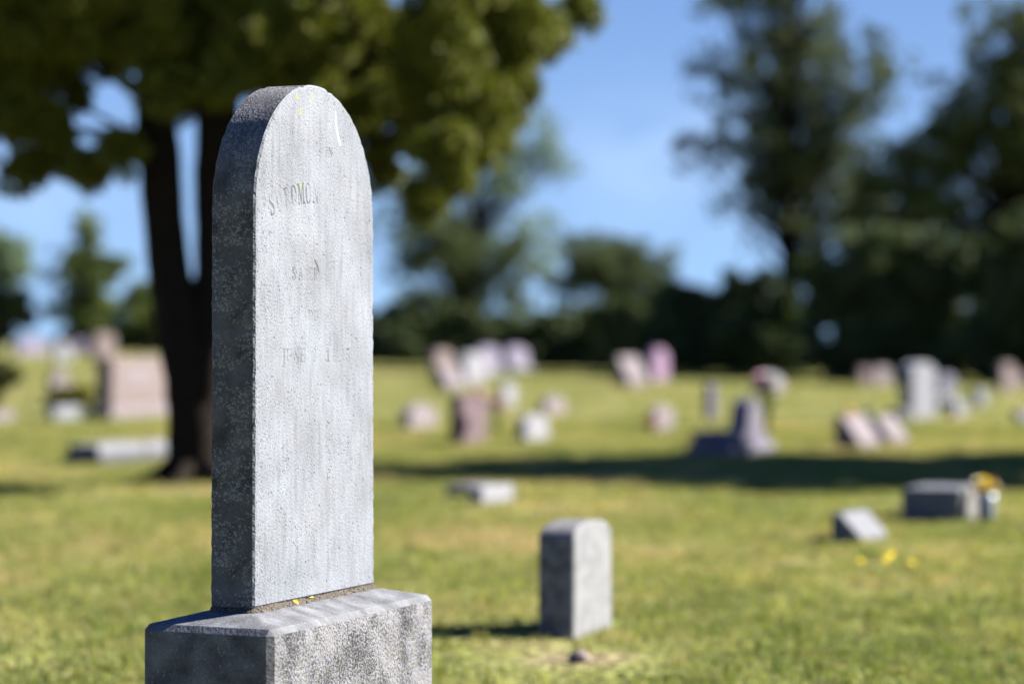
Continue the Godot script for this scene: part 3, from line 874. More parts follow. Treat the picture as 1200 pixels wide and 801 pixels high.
func make_stones() -> void:
	# small arched stone with a stained face
	var o := thing("gravestone", "small thick grey headstone with shallow arched top and stained inscription", "gravestone", on_ground(0.22, -8.37, 0.065), 66.6)
	var fm := stained_front()
	var sm := crust_material(Vector3(0.15, 0.15, 0.153), Vector3(0.22, 0.22, 0.21), 300, 91)
	part(o, "tablet", small_stone_mesh(0.36, 0.45, 0.132), [fm, sm, sm])
	# family monument of pink granite, left
	o = thing("monument", "wide pink granite family monument on a pale stepped base behind the tree trunk", "monument", on_ground(-5.06, -32.65), 66.6)
	part(o, "base", slab(box_outline(1.95, 0.19), 0.42, 0.015), [M.pale_pink, M.pale_pink])
	part(o, "die", slab(box_outline(1.66, 0.62), 0.24, 0.015), [M.pink, M.pink], Vector3(0, 0.19, 0))
	part(o, "name_panel", slab(box_outline(0.75, 0.26), 0.012, 0.003), [M.pale_pink, M.pale_pink], Vector3(-0.2, 0.42, 0.124))
	# low ledger: two flat stones on one footing
	o = thing("ledger_stone", "long low pale ledger stone lying beside the tree trunk", "gravestone", on_ground(-3.2, -20.26), 66.6)
	part(o, "footing", slab(box_outline(1.48, 0.09), 0.36, 0.01), [M.dark_grey, M.dark_grey])
	part(o, "slab", slab(box_outline(0.7, 0.09), 0.3, 0.012), [M.pale_grey, M.pale_grey], Vector3(-0.36, 0.09, 0))
	part(o, "slab", slab(box_outline(0.7, 0.075), 0.3, 0.012), [M.pale_grey, M.pale_grey], Vector3(0.36, 0.09, 0))
	# low block marker with a dark end
	o = thing("grave_marker", "low thick grey block marker with weathered top beside a flower vase", "gravestone", on_ground(2.42, -13.6), 66.6)
	part(o, "block", slab(box_outline(0.5, 0.21), 0.34, 0.014), [M.concrete, M.grey])
	grave("little pale wedge marker in the grass before the grey block marker", "slant", 1.76, -12.21, 60, 0.36, 0.17, 0.165, M.wedge_grey)
	grave("bright white low block marker lying in front of a grey slab", "block", -0.12, -14.86, 60, 0.39, 0.08, 0.13, M.white)
	grave("flat grey slab just behind the bright white low marker", "block", -0.27, -15.75, 60, 0.3, 0.2, 0.09, M.slate)
	grave("low pale pink block marker with soft rounded top", "dome", -1.09, -28.14, 66.6, 0.76, 0.14, 0.30, M.pale_pink)
	grave("dark reddish brown upright headstone with a pink bouquet beside it", "block", -0.43, -23.93, 66.6, 0.62, 0.13, 0.50, M.brown)
	grave("narrow white upright marker behind the brown headstone's bouquet", "block", -0.07, -37.07, 60, 0.39, 0.1, 0.37, M.white)
	grave("pink upright headstone with arched top behind a pale wedge marker", "arch", -1.69, -57.77, 60, 0.8, 0.2, 0.72, M.pink)
	grave("pale pink wedge marker in front of the pink arched headstone", "slant", -1.22, -47.56, 60, 0.67, 0.3, 0.5, M.wedge_pink)
	grave("white upright headstone on a base in the far row", "arch", -0.9, -53.33, 60, 0.83, 0.2, 0.7, M.white, M.pale_grey)
	grave("pale lilac headstone partly hidden by the white far headstone", "dome", -0.66, -64.74, 60, 1.06, 0.2, 0.75, M.lilac, M.pale_grey)
	grave("lilac grey headstone alone before the dark hedge", "arch", 0.1, -71.0, 60, 1.2, 0.2, 0.72, M.lilac, M.pale_grey)
	grave("bluish white rounded marker leaning slightly on open grass", "dome", 0.21, -24.47, 60, 0.5, 0.12, 0.28, M.white, null, 0.05)
	grave("low cream pink marker behind the bluish white rounded marker", "dome", 0.56, -33.55, 60, 0.6, 0.12, 0.26, M.pale_pink)
	grave("large pinkish grey wedge headstone near the round pink headstone", "slant", 2.55, -51.83, 55, 0.78, 0.38, 0.66, M.wedge_pink)
	grave("round topped rose coloured headstone before the dark hedge", "round", 3.5, -58.0, 50, 0.6, 0.2, 0.82, M.rose)
	grave("small pale pink marker with orange flowers at its foot", "arch", 1.66, -26.94, 55, 0.42, 0.1, 0.31, M.pale_pink)
	grave("thin mauve post-like marker standing behind the dark plot monument", "block", 2.59, -31.56, 45, 0.14, 0.11, 0.48, M.mauve)
	grave("pink wedge marker beside a twin lilac wedge marker", "slant", 3.28, -22.9, 55, 0.46, 0.26, 0.33, M.wedge_pink)
	grave("pale lilac wedge marker beside the pink wedge marker", "slant", 3.7, -23.7, 55, 0.38, 0.24, 0.3, M.wedge_pink)
	grave("tall pale grey headstone with arched top and dark edge", "arch", 5.34, -31.77, 50, 0.62, 0.2, 0.75, M.pale_grey)
	grave("slate blue headstone half hidden by the tall pale grey one", "arch", 6.37, -35.53, 45, 0.37, 0.14, 0.55, M.slate)
	grave("little white dome marker near the tall pale grey headstone", "dome", 5.96, -32.33, 45, 0.3, 0.14, 0.24, M.white)
	grave("small grey block marker beyond the little white dome", "block", 7.31, -37.83, 45, 0.28, 0.16, 0.29, M.pale_grey)
	grave("slim dusky pink headstone before the dark trees", "arch", 9.67, -47.29, 45, 0.44, 0.14, 0.6, M.pink)
	grave("dull pink low headstone of a far pair under the trees", "dome", 8.15, -55.99, 45, 0.46, 0.14, 0.42, M.brown)
	grave("paler pink low headstone of a far pair under the trees", "dome", 8.42, -55.07, 45, 0.59, 0.14, 0.45, M.pale_pink)
	grave("dark grey low marker at the foot of the tall pale headstone", "block", 4.86, -30.3, 45, 0.34, 0.2, 0.17, M.dark_grey)
	grave("bluish low marker on open grass far from the trees", "block", 6.43, -30.28, 45, 0.4, 0.12, 0.16, M.lilac)
	grave("brownish low headstone under the dark trees' edge", "dome", 11.47, -54.69, 45, 0.56, 0.14, 0.33, M.brown)
	grave("wide lilac white headstone by the dark bush on the rise", "arch", -19.68, -98.78, 50, 1.5, 0.39, 0.75, M.lilac)
	grave("pale blue white headstone on the rise behind the pink monument", "round", -13.4, -71.96, 50, 0.58, 0.2, 0.66, M.white)
	grave("distant mauve headstone on the rise under the young tree", "arch", -20.71, -116.33, 50, 0.95, 0.26, 0.7, M.mauve)
	grave("tall pink headstone on the rise above the pink monument", "dome", -12.48, -73.74, 50, 0.82, 0.28, 0.9, M.pink)
	grave("white upright headstone with a yellow green shrub before it", "round", -7.88, -42.0, 50, 0.42, 0.14, 0.48, M.pale_pink)
	grave("low cream marker set before the yellow green shrub", "block", -5.83, -31.36, 60, 0.5, 0.16, 0.19, M.pale_grey)
	grave("low pinkish marker under the clipped dark shrub", "block", -6.32, -29.72, 60, 0.4, 0.17, 0.16, M.pale_pink)
	# plot monument: a dark low curb box with a tapering upright beside it
	o = thing("monument", "slate coloured low plot monument with a tapering flared upright", "monument", on_ground(1.97, -21.7), 48)
	part(o, "plinth", slab(box_outline(0.8, 0.12), 0.42, 0.02), [M.plot, M.plot])
	part(o, "box", slab(box_outline(0.34, 0.12), 0.34, 0.015), [M.plot, M.slate], Vector3(-0.2, 0.12, 0))
	part(o, "upright", slab(PackedVector2Array([Vector2(-0.24, 0), Vector2(0.24, 0), Vector2(0.13, 0.12), Vector2(0.08, 0.36), Vector2(0.0, 0.4), Vector2(-0.08, 0.36), Vector2(-0.13, 0.12)]), 0.2, 0.01), [M.plot, M.plot], Vector3(0.22, 0.12, 0))

func small_stone_mesh(w: float, h: float, t: float) -> ArrayMesh:
	# surfaces: 0 front, 1 arched top, 2 sides and back
	var ol := arch_outline(w, h, 0.36, 24, 0.02, 2.5)
	var whole := slab(ol, t, 0.006, 2, 26)
	var front := SurfaceTool.new(); front.begin(Mesh.PRIMITIVE_TRIANGLES); front.append_from(whole, 0, Transform3D())
	var a := whole.surface_get_arrays(1)
	var v: PackedVector3Array = a[Mesh.ARRAY_VERTEX]; var n: PackedVector3Array = a[Mesh.ARRAY_NORMAL]
	var ix: PackedInt32Array = a[Mesh.ARRAY_INDEX] if a[Mesh.ARRAY_INDEX] != null else PackedInt32Array(range(v.size()))
	var top := SurfaceTool.new(); top.begin(Mesh.PRIMITIVE_TRIANGLES)
	var side := SurfaceTool.new(); side.begin(Mesh.PRIMITIVE_TRIANGLES)
	for i in range(0, ix.size(), 3):
		var st := top if (n[ix[i]] + n[ix[i + 1]] + n[ix[i + 2]]).y > 0.9 else side
		for k in 3:
			st.set_normal(n[ix[i + k]]); st.add_vertex(v[ix[i + k]])
	return side.commit(top.commit(front.commit()))

func stained_front() -> StandardMaterial3D:
	var w := 256; var h := 320
	var r := RandomNumberGenerator.new(); r.seed = 97
	var a := noise_bytes(w, h, 0.016, 4, 98); var b := noise_bytes(w, h, 0.09, 3, 99)
	var s := PackedFloat32Array(); s.resize(w * h)
	# lines of worn, dirt-filled lettering, no longer legible
	for row in [[0.2, 0.5, 0.58, 9], [0.29, 0.46, 0.6, 7], [0.44, 0.3, 0.66, 10], [0.5, 0.34, 0.62, 7], [0.63, 0.24, 0.76, 8], [0.69, 0.3, 0.7, 7], [0.82, 0.22, 0.74, 9]]:
		for k in 120:
			if a[r.randi() % (w * h)] > 0.42: disc(s, w, h, r.randf_range(row[1], row[2]) * w, row[0] * h + r.randf_range(-1, 1) * row[3], r.randf_range(1.0, 3.0), 0.7)
	var px := PackedVector3Array(); px.resize(w * h)
	for i in w * h:
		var t := 1.0 + (a[i] - 0.5) * 0.4 + (b[i] - 0.5) * 0.5
		px[i] = (Vector3(0.195, 0.196, 0.2) * t).lerp(Vector3(0.12, 0.118, 0.115), s[i] * 0.7)
	var m := std(Color.WHITE, 0.85, 0.3)
	m.albedo_texture = to_texture(w, h, px, 0.77)
	m.texture_repeat = false
	return m

func make_main_tree() -> void:
	var z := -17.0
	var o := thing("cedar_tree", "dark forked cedar tree with yellow green drooping sprays overhanging the tall headstone", "tree", Vector3(-2.2, ground_y(-2.2, z) - 0.05, z))
	var O := o.position
	var a := spline([Vector3(-2.2, -0.06, z), Vector3(-2.2, 0.12, z), Vector3(-2.23, 0.55, z), Vector3(-2.31, 1.0, z), Vector3(-2.42, 1.6, z), Vector3(-2.48, 2.2, z), Vector3(-2.5, 2.8, z), Vector3(-2.45, 3.8, z), Vector3(-2.5, 5.4, z), Vector3(-2.4, 7.4, z)], [0.27, 0.215, 0.195, 0.185, 0.145, 0.15, 0.145, 0.12, 0.08, 0.02])
	var b := spline([Vector3(-2.15, 0.3, z - 0.02), Vector3(-2.13, 0.85, z), Vector3(-2.1, 1.3, z - 0.03), Vector3(-2.09, 1.7, z - 0.05), Vector3(-2.08, 2.2, z - 0.05), Vector3(-2.06, 2.8, z), Vector3(-1.9, 3.6, z), Vector3(-1.7, 5.4, z), Vector3(-1.6, 6.6, z)], [0.17, 0.165, 0.15, 0.15, 0.155, 0.15, 0.12, 0.07, 0.02])
	for s in [a, b]:
		var pts := []
		for p in s[0]: pts.append(p - O)
		part(o, "trunk", tube_mesh(pts, s[1], 16, 0.06), [M.bark])
	for ang in [2.6, 3.5, 4.4, 5.3, 0.4, 1.5]:
		var d := Vector3(cos(ang), 0, -sin(ang))
		part(o, "root", tube_mesh([d * 0.12 + Vector3(0, 0.22, 0), d * 0.3 + Vector3(0, 0.08, 0), d * 0.5 + Vector3(0, 0.03, 0), d * 0.6 + Vector3(0, -0.08, 0)], [0.08, 0.055, 0.035, 0.012], 8, 0.08), [M.bark])
	# leafy pads: x, height, z offset, radii; some high ones added as sun blockers
	var P := [
		[-3.48, 3.16, 0.00, 0.54, 0.36, 0.40], [-3.50, 2.73, 0.20, 0.24, 0.25, 0.26], [-2.85, 3.33, -0.20, 0.48, 0.19, 0.34], [-3.55, 2.50, 0.30, 0.25, 0.13, 0.19],
		[-2.49, 3.31, 0.10, 0.42, 0.27, 0.35], [-2.47, 2.77, 0.45, 0.20, 0.18, 0.19], [-3.24, 2.49, 0.20, 0.13, 0.11, 0.12], [-2.16, 3.04, -0.10, 0.30, 0.30, 0.30],
		[-1.74, 3.22, 0.32, 0.33, 0.30, 0.32], [-1.41, 3.07, -0.00, 0.33, 0.33, 0.33], [-1.09, 2.80, -0.31, 0.24, 0.31, 0.28], [-0.98, 3.23, -0.42, 0.26, 0.25, 0.26],
		[-1.21, 2.50, -0.19, 0.17, 0.18, 0.17], [-0.93, 2.37, -0.46, 0.11, 0.17, 0.14], [-1.92, 2.80, 0.49, 0.18, 0.18, 0.18], [-0.44, 3.16, 0.61, 0.27, 0.33, 0.32],
		[-0.05, 3.23, 0.09, 0.31, 0.28, 0.29], [-0.36, 2.73, 0.47, 0.31, 0.33, 0.32], [0.00, 2.83, 0.03, 0.20, 0.29, 0.25], [-0.23, 2.41, 0.31, 0.25, 0.23, 0.24],
		[-0.53, 2.37, 0.67, 0.20, 0.23, 0.22], [-0.46, 2.13, 0.59, 0.17, 0.14, 0.16], [-0.60, 1.97, 0.76, 0.07, 0.08, 0.12], [0.25, 3.19, -0.27, 0.13, 0.16, 0.14],
		[0.54, 3.41, -0.62, 0.12, 0.06, 0.12], [-3.24, 3.82, 0.20, 0.66, 0.36, 0.40], [-2.40, 3.82, -0.30, 0.60, 0.36, 0.40],
		[-1.74, 3.82, -0.50, 0.42, 0.24, 0.33], [-0.24, 3.67, 0.32, 0.36, 0.17, 0.26], [-2.88, 4.60, 0.30, 0.78, 0.48, 0.40],
		[-1.98, 4.66, -0.30, 0.60, 0.48, 0.40], [-2.52, 5.50, 0.00, 0.72, 0.54, 0.40], [-1.74, 5.44, 0.20, 0.54, 0.48, 0.40], [-2.10, 6.28, 0.00, 0.60, 0.54, 0.40],
		[-1.98, 7.12, 0.00, 0.48, 0.48, 0.40], [-4.08, 3.40, 0.00, 0.48, 0.42, 0.40], [-4.14, 4.24, 0.10, 0.54, 0.48, 0.40],
		[-1.80, 3.16, -1.50, 0.36, 0.27, 0.32], [-1.32, 2.89, -1.60, 0.36, 0.30, 0.33], [-0.96, 3.04, -1.60, 0.27, 0.36, 0.32], [-2.22, 3.16, -0.60, 0.36, 0.27, 0.32],
		[-0.51, 2.92, 0.25, 0.30, 0.36, 0.33], [-0.17, 2.71, -0.16, 0.27, 0.27, 0.27], [-2.16, 4.12, 0.00, 0.66, 0.48, 0.40], [-1.62, 4.78, 0.00, 0.72, 0.54, 0.40],
		[-1.02, 5.50, 0.00, 0.66, 0.48, 0.40], [-2.70, 4.06, 0.40, 0.60, 0.42, 0.40], [-3.36, 3.04, -0.50, 0.54, 0.36, 0.40], 
		[-2.40, 2.98, -0.50, 0.24, 0.18, 0.21], [-3.54, 3.52, 0.50, 0.54, 0.36, 0.40], [-0.72, 2.62, -0.90, 0.18, 0.24, 0.21],
		[-2.46, 3.88, -0.40, 0.72, 0.42, 0.90], [-1.62, 4.54, -0.60, 0.78, 0.54, 1.00], [-0.90, 5.26, -0.80, 0.72, 0.54, 1.00], [-3.12, 4.18, 0.00, 0.66, 0.48, 0.90], [-0.24, 5.92, -1.00, 0.66, 0.48, 0.90],  # unseen upper pads, added to keep sun off the crown's left mass
		[-3.42, 3.28, 0.40, 0.60, 0.42, 0.50], [-2.64, 3.22, 0.50, 0.48, 0.30, 0.40], [-2.94, 3.52, -0.20, 0.60, 0.30, 0.50], [-2.31, 2.89, -0.20, 0.21, 0.24, 0.30], [-1.26, 3.31, -0.14, 0.30, 0.21, 0.25], [-1.50, 2.80, 0.09, 0.30, 0.24, 0.25], [-1.45, 4.00, -0.20, 0.50, 0.26, 0.70], [-0.75, 4.40, -0.30, 0.45, 0.24, 0.70], [-0.10, 4.95, -0.40, 0.45, 0.28, 0.70], [-2.20, 3.60, -0.20, 0.45, 0.25, 0.60], [-3.42, 2.20, 0.10, 0.10, 0.06, 0.10], [-2.94, 2.20, 0.20, 0.09, 0.06, 0.10], [-2.72, 2.34, 0.30, 0.10, 0.07, 0.10], [-3.20, 2.34, 0.00, 0.12, 0.06, 0.10]  # the higher ones here are added, closing gaps where sun leaked through
	]
	var pads := []
	for p in P:
		var area: float = p[3] * p[4] + p[3] * p[5] + p[4] * p[5]
		pads.append([Vector3(p[0], p[1], z + p[2]) - O, Vector3(p[3], p[4], p[5]), area])
	var r := RandomNumberGenerator.new(); r.seed = 15
	for p in pads:
		var c: Vector3 = p[0]
		var fork := Vector3(-2.5 if c.x < 0.1 else -2.03, 0, z) - O
		var from := Vector3(fork.x, clampf(c.y - 0.25 - 0.25 * absf(c.x - fork.x), 2.35, 6.0), 0)
		var s := spline([from, from.lerp(c, 0.5) + Vector3(0, 0.05 + 0.1 * r.randf(), -0.45 + r.randf_range(-0.15, 0.15)), c], [0.03, 0.018, 0.005], 4)
		part(o, "limb", tube_mesh(s[0], s[1], 6, 0.05), [M.bark])
	var low := []; var tall := []
	for p in pads:
		var c: Vector3 = p[0]; var rad: Vector3 = p[1]
		var high := c.y > 3.75
		var kr := 0.2 if high else 0.11
		for i in int(clampf(float(p[2]) * (70.0 if high else 70.0), 5, 150)):
			var d := Vector3(r.randfn(), r.randfn(), r.randfn()).normalized()
			var k := kr * r.randf_range(0.7, 1.4)
			var knob := [c + d * rad * r.randf_range(0.5, 1.0), Vector3(k, k * r.randf_range(0.8, 1.3), k), 36.0 if high else 46.0]
			if high: tall.append(knob)
			else: low.append(knob)
	var tones := [Color(0.15, 0.165, 0.015), Color(0.18, 0.185, 0.018)]
	foliage(o, low, M.cedar_spray, M.leaf, 0.075, tones, 16, 0.25, 0.4)
	foliage(o, tall, M.cedar_spray, M.leaf, 0.13, tones, 17, 0.25, 0.4)

func make_far_trees() -> void:
	var dark := [Color(0.07, 0.10, 0.035), Color(0.10, 0.128, 0.042)]
	var mid := [Color(0.07, 0.10, 0.035), Color(0.12, 0.145, 0.045)]
	var light := [Color(0.09, 0.12, 0.025), Color(0.17, 0.185, 0.035)]
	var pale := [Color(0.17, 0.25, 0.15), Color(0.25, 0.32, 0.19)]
	var young := [Color(0.13, 0.18, 0.04), Color(0.2, 0.24, 0.06)]
	# tall airy tree and its neighbour
	tree("broadleaf_tree", "tall dark airy broadleaf tree rising above the black hedge", "tree", on_ground(8.0, -70), 0.3, 11.5,
		[[Vector3(0.1, 7.6, 0), Vector3(3.0, 3.6, 2.0), 118, 0.6], [Vector3(-0.4, 11.2, 0), Vector3(2.4, 2.4, 1.9), 46, 0.55], [Vector3(-2.6, 6.3, 0.2), Vector3(0.55, 0.6, 0.5), 4, 0.45], [Vector3(2.45, 9.6, 0), Vector3(0.3, 0.5, 0.3), 2, 0.4], [Vector3(1.2, 4.9, 0), Vector3(3.0, 1.4, 2.0), 44, 0.7]], 32, 0.16, mid, 100, 0.2)
	tree("broadleaf_tree", "spreading broadleaf tree with sunlit yellow green top over the hedge", "tree", on_ground(13.4, -66), 0.3, 8.2,
		[[Vector3(0.2, 6.3, 0), Vector3(2.6, 2.5, 2.0), 76, 0.7], [Vector3(-2.5, 5.3, 0), Vector3(1.5, 1.7, 1.4), 40, 0.7], [Vector3(0.6, 8.9, 0), Vector3(1.9, 1.3, 1.4), 26, 0.6], [Vector3(3.4, 7.2, 0), Vector3(2.0, 3.0, 1.8), 46, 0.75]], 44, 0.17, light, 101, 0.1)
	tree("broadleaf_tree", "round dark broadleaf tree with bare stem above the hedge gap", "tree", on_ground(3.9, -92), 0.22, 4.6,
		[[Vector3(-0.1, 3.8, 0), Vector3(2.2, 1.2, 1.6), 54, 0.65], [Vector3(-1.7, 3.0, 0), Vector3(0.7, 0.8, 0.8), 8, 0.5], [Vector3(1.8, 3.1, 0), Vector3(0.7, 0.8, 0.8), 8, 0.5]], 44, 0.17, mid, 102, 0.1)
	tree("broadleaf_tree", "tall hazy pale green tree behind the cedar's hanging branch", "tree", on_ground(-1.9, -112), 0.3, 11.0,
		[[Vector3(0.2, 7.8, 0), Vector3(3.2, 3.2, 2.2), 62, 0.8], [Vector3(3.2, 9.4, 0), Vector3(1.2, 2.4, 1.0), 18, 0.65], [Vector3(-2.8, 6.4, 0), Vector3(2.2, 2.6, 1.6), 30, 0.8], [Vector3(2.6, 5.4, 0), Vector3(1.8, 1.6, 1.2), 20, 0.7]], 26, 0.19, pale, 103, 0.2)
	tree("broadleaf_tree", "olive green bushy tree in the gap under the pale tree", "tree", on_ground(-2.3, -96), 0.25, 5.0,
		[[Vector3(0.2, 4.0, 0), Vector3(2.9, 1.6, 1.7), 54, 0.7], [Vector3(2.0, 2.6, 0), Vector3(1.2, 1.2, 1.2), 12, 0.65]], 40, 0.18, mid, 104, 0.1)
	tree("young_tree", "young light green tree with tiered branches on the rise", "tree", on_ground(-19.6, -112), 0.16, 6.2,
		[[Vector3(0.0, 5.6, 0), Vector3(0.6, 0.9, 0.6), 9, 0.5], [Vector3(-0.2, 3.9, 0), Vector3(1.9, 0.8, 1.5), 20, 0.55], [Vector3(1.5, 4.3, 0), Vector3(0.7, 0.3, 0.5), 4, 0.4], [Vector3(0.1, 2.3, 0), Vector3(1.9, 1.0, 1.5), 24, 0.6]], 70, 0.19, young, 105)
	tree("young_tree", "low light green bushy tree beside the cedar trunk", "tree", on_ground(-16.4, -108), 0.14, 3.2,
		[[Vector3(0, 2.2, 0), Vector3(1.1, 1.3, 1.0), 24, 0.55]], 70, 0.19, young, 106)
	tree("dark_bush", "dark rounded bush beyond the graves on the rise", "bush", on_ground(-24.3, -112), 0.14, 3.4,
		[[Vector3(0, 2.0, 0), Vector3(1.7, 1.5, 1.3), 34, 0.6]], 100, 0.28, dark, 107)
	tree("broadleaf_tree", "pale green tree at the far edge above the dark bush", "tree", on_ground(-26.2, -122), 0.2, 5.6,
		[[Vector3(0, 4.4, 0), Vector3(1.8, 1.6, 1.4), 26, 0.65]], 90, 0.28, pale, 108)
	# dense evergreen bushes that close the field; each one its own
	var hedge := [[5.2, -69.5, 1.3, 2.7], [7.1, -68.5, 1.5, 3.4], [9.3, -62.5, 1.6, 4.1], [10.8, -61.5, 1.7, 4.4], [12.7, -59.5, 1.8, 4.3], [14.8, -58, 1.8, 4.2], [17.0, -57, 1.8, 4.2], [3.6, -75, 1.5, 2.0], [1.4, -77, 1.6, 1.8], [-0.9, -78, 1.6, 1.9], [-3.2, -80, 1.7, 2.2], [-5.6, -84, 1.6, 2.1], [-8.6, -98, 1.6, 2.2], [-11.4, -104, 1.7, 2.3], [-14.4, -118, 1.9, 2.2], [-18.2, -124, 2.0, 2.0], [-22.0, -126, 2.0, 1.9], [-28.0, -124, 2.2, 2.4]]
	for i in hedge.size():
		var h: Array = hedge[i]
		tree("evergreen_bush", "dense dark evergreen bush in the hedge closing the field", "bush", on_ground(h[0], h[1]), 0.12, h[3] * 0.8,
			[[Vector3(0, h[3] * 0.5, 0), Vector3(h[2] * 0.8, h[3] * 0.42, 0.9), 22, 0.62], [Vector3(0, h[3] * 0.22, 0.1), Vector3(h[2] * 0.9, h[3] * 0.2, 0.9), 12, 0.6]], 130, 0.24, dark, 200 + i, 0.0, "evergreen bushes of the hedge")
	# the trees beyond the frame whose shadow lies across the grass
	tree("shade_tree", "tall broadleaf tree at the field's side casting its shadow over the grass", "tree", on_ground(10.4, -20.2), 0.26, 8.0,
		[[Vector3(0, 5.4, 0), Vector3(1.7, 2.6, 2.2), 56, 0.9]], 50, 0.24, mid, 120)
	tree("shade_tree", "second tall broadleaf tree at the field's side behind the first", "tree", on_ground(11.2, -21.6), 0.26, 8.4,
		[[Vector3(0, 6.2, 0), Vector3(1.7, 2.6, 1.6), 50, 0.9]], 50, 0.24, mid, 121)

func make_small_things() -> void:
	M.stem = std(lin(0.05, 0.09, 0.02), 0.7, 0.3)
	var tint := func(r: float, g: float, b: float) -> StandardMaterial3D:
		var m := std(lin(r * 0.8, g * 0.8, b * 0.8), 0.6, 0.3)
		m.backlight_enabled = true
		m.backlight = lin(r, g, b) * 0.7
		return m
	var yellow: Material = tint.call(0.75, 0.56, 0.015)
	var pink: Material = tint.call(0.5, 0.2, 0.32)
	var white: Material = tint.call(0.6, 0.6, 0.58)
	var rose: Material = tint.call(0.55, 0.28, 0.3)
	var orange: Material = tint.call(0.55, 0.2, 0.05)
	var teal: Material = tint.call(0.06, 0.25, 0.32)
	var cream: Material = tint.call(0.52, 0.48, 0.3)
	var glaze := std(lin(0.2, 0.23, 0.28), 0.35, 0.5)
	flower_bunch("flower_vase", "pale vase of yellow and white flowers beside the grey block marker", on_ground(2.63, -13.4, 0.0), [yellow, white, yellow, orange], 0.065, 0.032, 13, 301, 0.01, glaze, "vase")
	flower_bunch("flower_bunch", "pink and white bouquet on a tall stand behind the plot monument", on_ground(2.6, -24.6, 0.0), [pink, white, white], 0.16, 0.085, 34, 302, 0.45)
	flower_bunch("flower_bunch", "pale pink bouquet beside the reddish brown headstone", on_ground(-0.16, -23.7, 0.0), [rose, white], 0.1, 0.05, 16, 303, 0.33)
	flower_bunch("flower_bunch", "small orange flowers at the foot of a pale pink marker", on_ground(1.52, -26.5, 0.0), [orange, rose], 0.07, 0.035, 9, 304, 0.05)
	flower_bunch("flower_bunch", "orange yellow flowers behind the pink wedge marker", on_ground(4.0, -28.6, 0.0), [orange, yellow], 0.09, 0.04, 11, 305, 0.1)
	flower_bunch("flower_bunch", "teal artificial flowers behind the two wedge markers", on_ground(4.22, -28.8, 0.0), [teal], 0.07, 0.04, 8, 306, 0.12)
	flower_bunch("flower_bunch", "cream flowers low in the grass behind the plot monument", on_ground(2.98, -32.0, 0.0), [cream, white], 0.08, 0.04, 9, 307, 0.06)
	flower_bunch("flower_bunch", "white flowers in front of the slate blue headstone", on_ground(6.2, -34.6, 0.0), [white], 0.1, 0.05, 10, 308, 0.12)
	flower_bunch("flower_bunch", "yellow flowers beside the tall pink headstone on the rise", on_ground(-10.6, -67.0, 0.0), [yellow, cream], 0.16, 0.08, 12, 309, 0.1)
	flower_bunch("flower_bunch", "orange flowers laid on top of the brown headstone", Vector3(-0.36, 0.47, -23.9), [orange, rose], 0.05, 0.03, 7, 310, 0.0)
	# five wild yellow flowers in the grass
	var bm := bloom_mesh(320, 9)
	yellow = std(lin(0.8, 0.62, 0.01), 0.6, 0.3)
	for p in [[1.447, -10.05], [1.554, -10.06], [1.60, -10.25], [1.645, -9.95], [1.64, -10.45]]:
		var f := thing("wild_flower", "small wild yellow flower standing in the grass below the wedge marker", "flower", on_ground(p[0], p[1], 0.0), 0.0, "wild yellow flowers in the grass")
		part(f, "stem", tube_mesh([Vector3(0, -0.01, 0), Vector3(0.003, 0.05, 0.002), Vector3(0.002, 0.095, 0)], [0.0015, 0.0012, 0.001], 5), [M.stem])
		part(f, "bloom", bm, [yellow], Vector3(0.002, 0.095, 0), Vector3(0.5, 0, -0.4)).scale = Vector3.ONE * 0.0145
	# shrubs among the graves
	tree("clipped_shrub", "clipped olive green shrub above a low pinkish marker", "shrub", on_ground(-7.55, -35.0), 0.03, 0.6,
		[[Vector3(0, 0.56, 0), Vector3(0.42, 0.14, 0.36), 22, 0.16], [Vector3(-0.1, 0.3, 0), Vector3(0.26, 0.2, 0.24), 12, 0.15]], 110, 0.07, [Color(0.05, 0.06, 0.015), Color(0.10, 0.10, 0.022)], 401)
	tree("small_shrub", "low bright yellow green shrub before the white upright headstone", "shrub", on_ground(-6.75, -37.0), 0.015, 0.2,
		[[Vector3(0, 0.15, 0), Vector3(0.26, 0.12, 0.2), 20, 0.12]], 90, 0.06, [Color(0.12, 0.12, 0.012), Color(0.24, 0.2, 0.015)], 402)
	# a lump of stone in the bare soil
	var st := SurfaceTool.new(); st.begin(Mesh.PRIMITIVE_TRIANGLES)
	var ball := SphereMesh.new(); ball.radius = 0.034; ball.height = 0.05; ball.radial_segments = 14; ball.rings = 8
	st.create_from(ball, 0)
	var md := MeshDataTool.new(); md.create_from_surface(st.commit(), 0)
	for i in md.get_vertex_count():
		var v := md.get_vertex(i)
		md.set_vertex(i, v * (1.0 + 0.35 * fine_noise.get_noise_3dv(v * 45.0)))
	var am := ArrayMesh.new(); md.commit_to_surface(am)
	st = SurfaceTool.new(); st.create_from(am, 0); st.generate_normals()
	var rock := MeshInstance3D.new()
	rock.name = "rock"; rock.mesh = st.commit(); rock.material_override = M.pink
	add_child(rock)
	rock.position = on_ground(0.21, -7.55, -0.01)
	tag(rock, "small pinkish rock on bare soil in front of the small headstone", "rock")

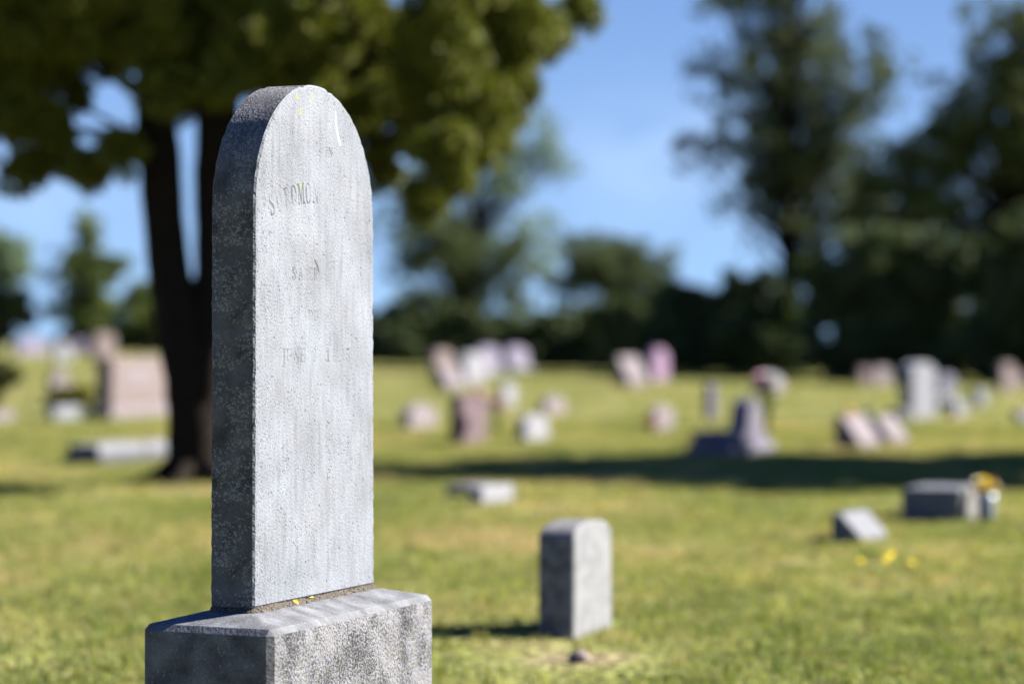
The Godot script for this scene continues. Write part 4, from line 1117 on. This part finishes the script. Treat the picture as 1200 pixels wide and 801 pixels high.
func make_grass() -> void:
	var near := clump_mesh(16, 0.055, 0.038, 0.0042, 501)
	var far := clump_mesh(14, 0.11, 0.045, 0.009, 502)
	var farther := clump_mesh(14, 0.25, 0.04, 0.02, 503)
	var tall := clump_mesh(7, 0.03, 0.075, 0.006, 504)
	var bands := [[near, 3.2, 6.6, 130.0, 1.2, 2.0], [near, 6.6, 14.0, 360.0, 1.0, 1.0], [far, 14.0, 30.0, 110.0, 1.0, 1.2], [farther, 30.0, 75.0, 9.0, 1.0, 2.0], [tall, 6.6, 14.0, 30.0, 1.0, 1.0]]
	var lawn := Node3D.new()
	lawn.name = "grass"
	add_child(lawn)
	tag(lawn, "short sun-dried lawn grass with green and straw patches", "grass", "", "stuff")
	for b in bands:
		var r := RandomNumberGenerator.new(); r.seed = 600 + int(b[1] * 10.0) + int(b[3])
		var where := []; var cols := PackedColorArray()
		var d0: float = b[1]; var d1: float = b[2]; var margin: float = b[5]
		var area := 0.224 * (d1 * d1 - d0 * d0) + 2.0 * margin * (d1 - d0)
		for i in int(area * b[3]):
			var d := sqrt(lerpf(d0 * d0, d1 * d1, r.randf()))
			var half := d * 0.224 + margin
			var x := r.randf_range(-half, half)
			# nothing grows through the stones, and bare soil stays bare
			if Vector2(x + 0.4445, -d + 4.97).length() < 0.3: continue
			var p := Vector2(x - 0.22, -d + 8.37).rotated(deg_to_rad(66.6))
			if absf(p.x) < 0.19 and absf(p.y) < 0.1: continue
			if Vector2(x + 2.2, -d + 17.0).length() < 0.3: continue
			var bare := 1.2 * exp(-(pow((x - 0.17) / 0.42, 2) + pow((-d + 7.55) / 0.55, 2))) + 0.5 * exp(-(pow((x - 0.75) / 0.7, 2) + pow((-d + 11.9) / 0.35, 2)))
			if r.randf() < bare * 1.05: continue
			var h := r.randf_range(0.6, 1.3) * (1.0 + 0.5 * fine_noise.get_noise_2d(x * 1.3, d * 1.3))
			var wide := r.randf_range(0.8, 1.25)
			var basis := Basis(Vector3.UP, r.randf() * TAU).scaled(Vector3(wide, h, wide))
			where.append(Transform3D(basis, Vector3(x, ground_y(x, -d), -d)))
			var c := ground_tone(x + r.randfn() * 0.05, -d + r.randfn() * 0.05) * r.randf_range(0.65, 1.35)
			if r.randf() < 0.15: c = c.lerp(Color(0.31, 0.25, 0.125), 0.7)
			if r.randf() < 0.2: c = c.lerp(Color(0.07, 0.115, 0.026), 0.75)
			cols.append(Color(c.r, c.g, c.b))
		multi(lawn, "blades", b[0], M.grass, where, cols)
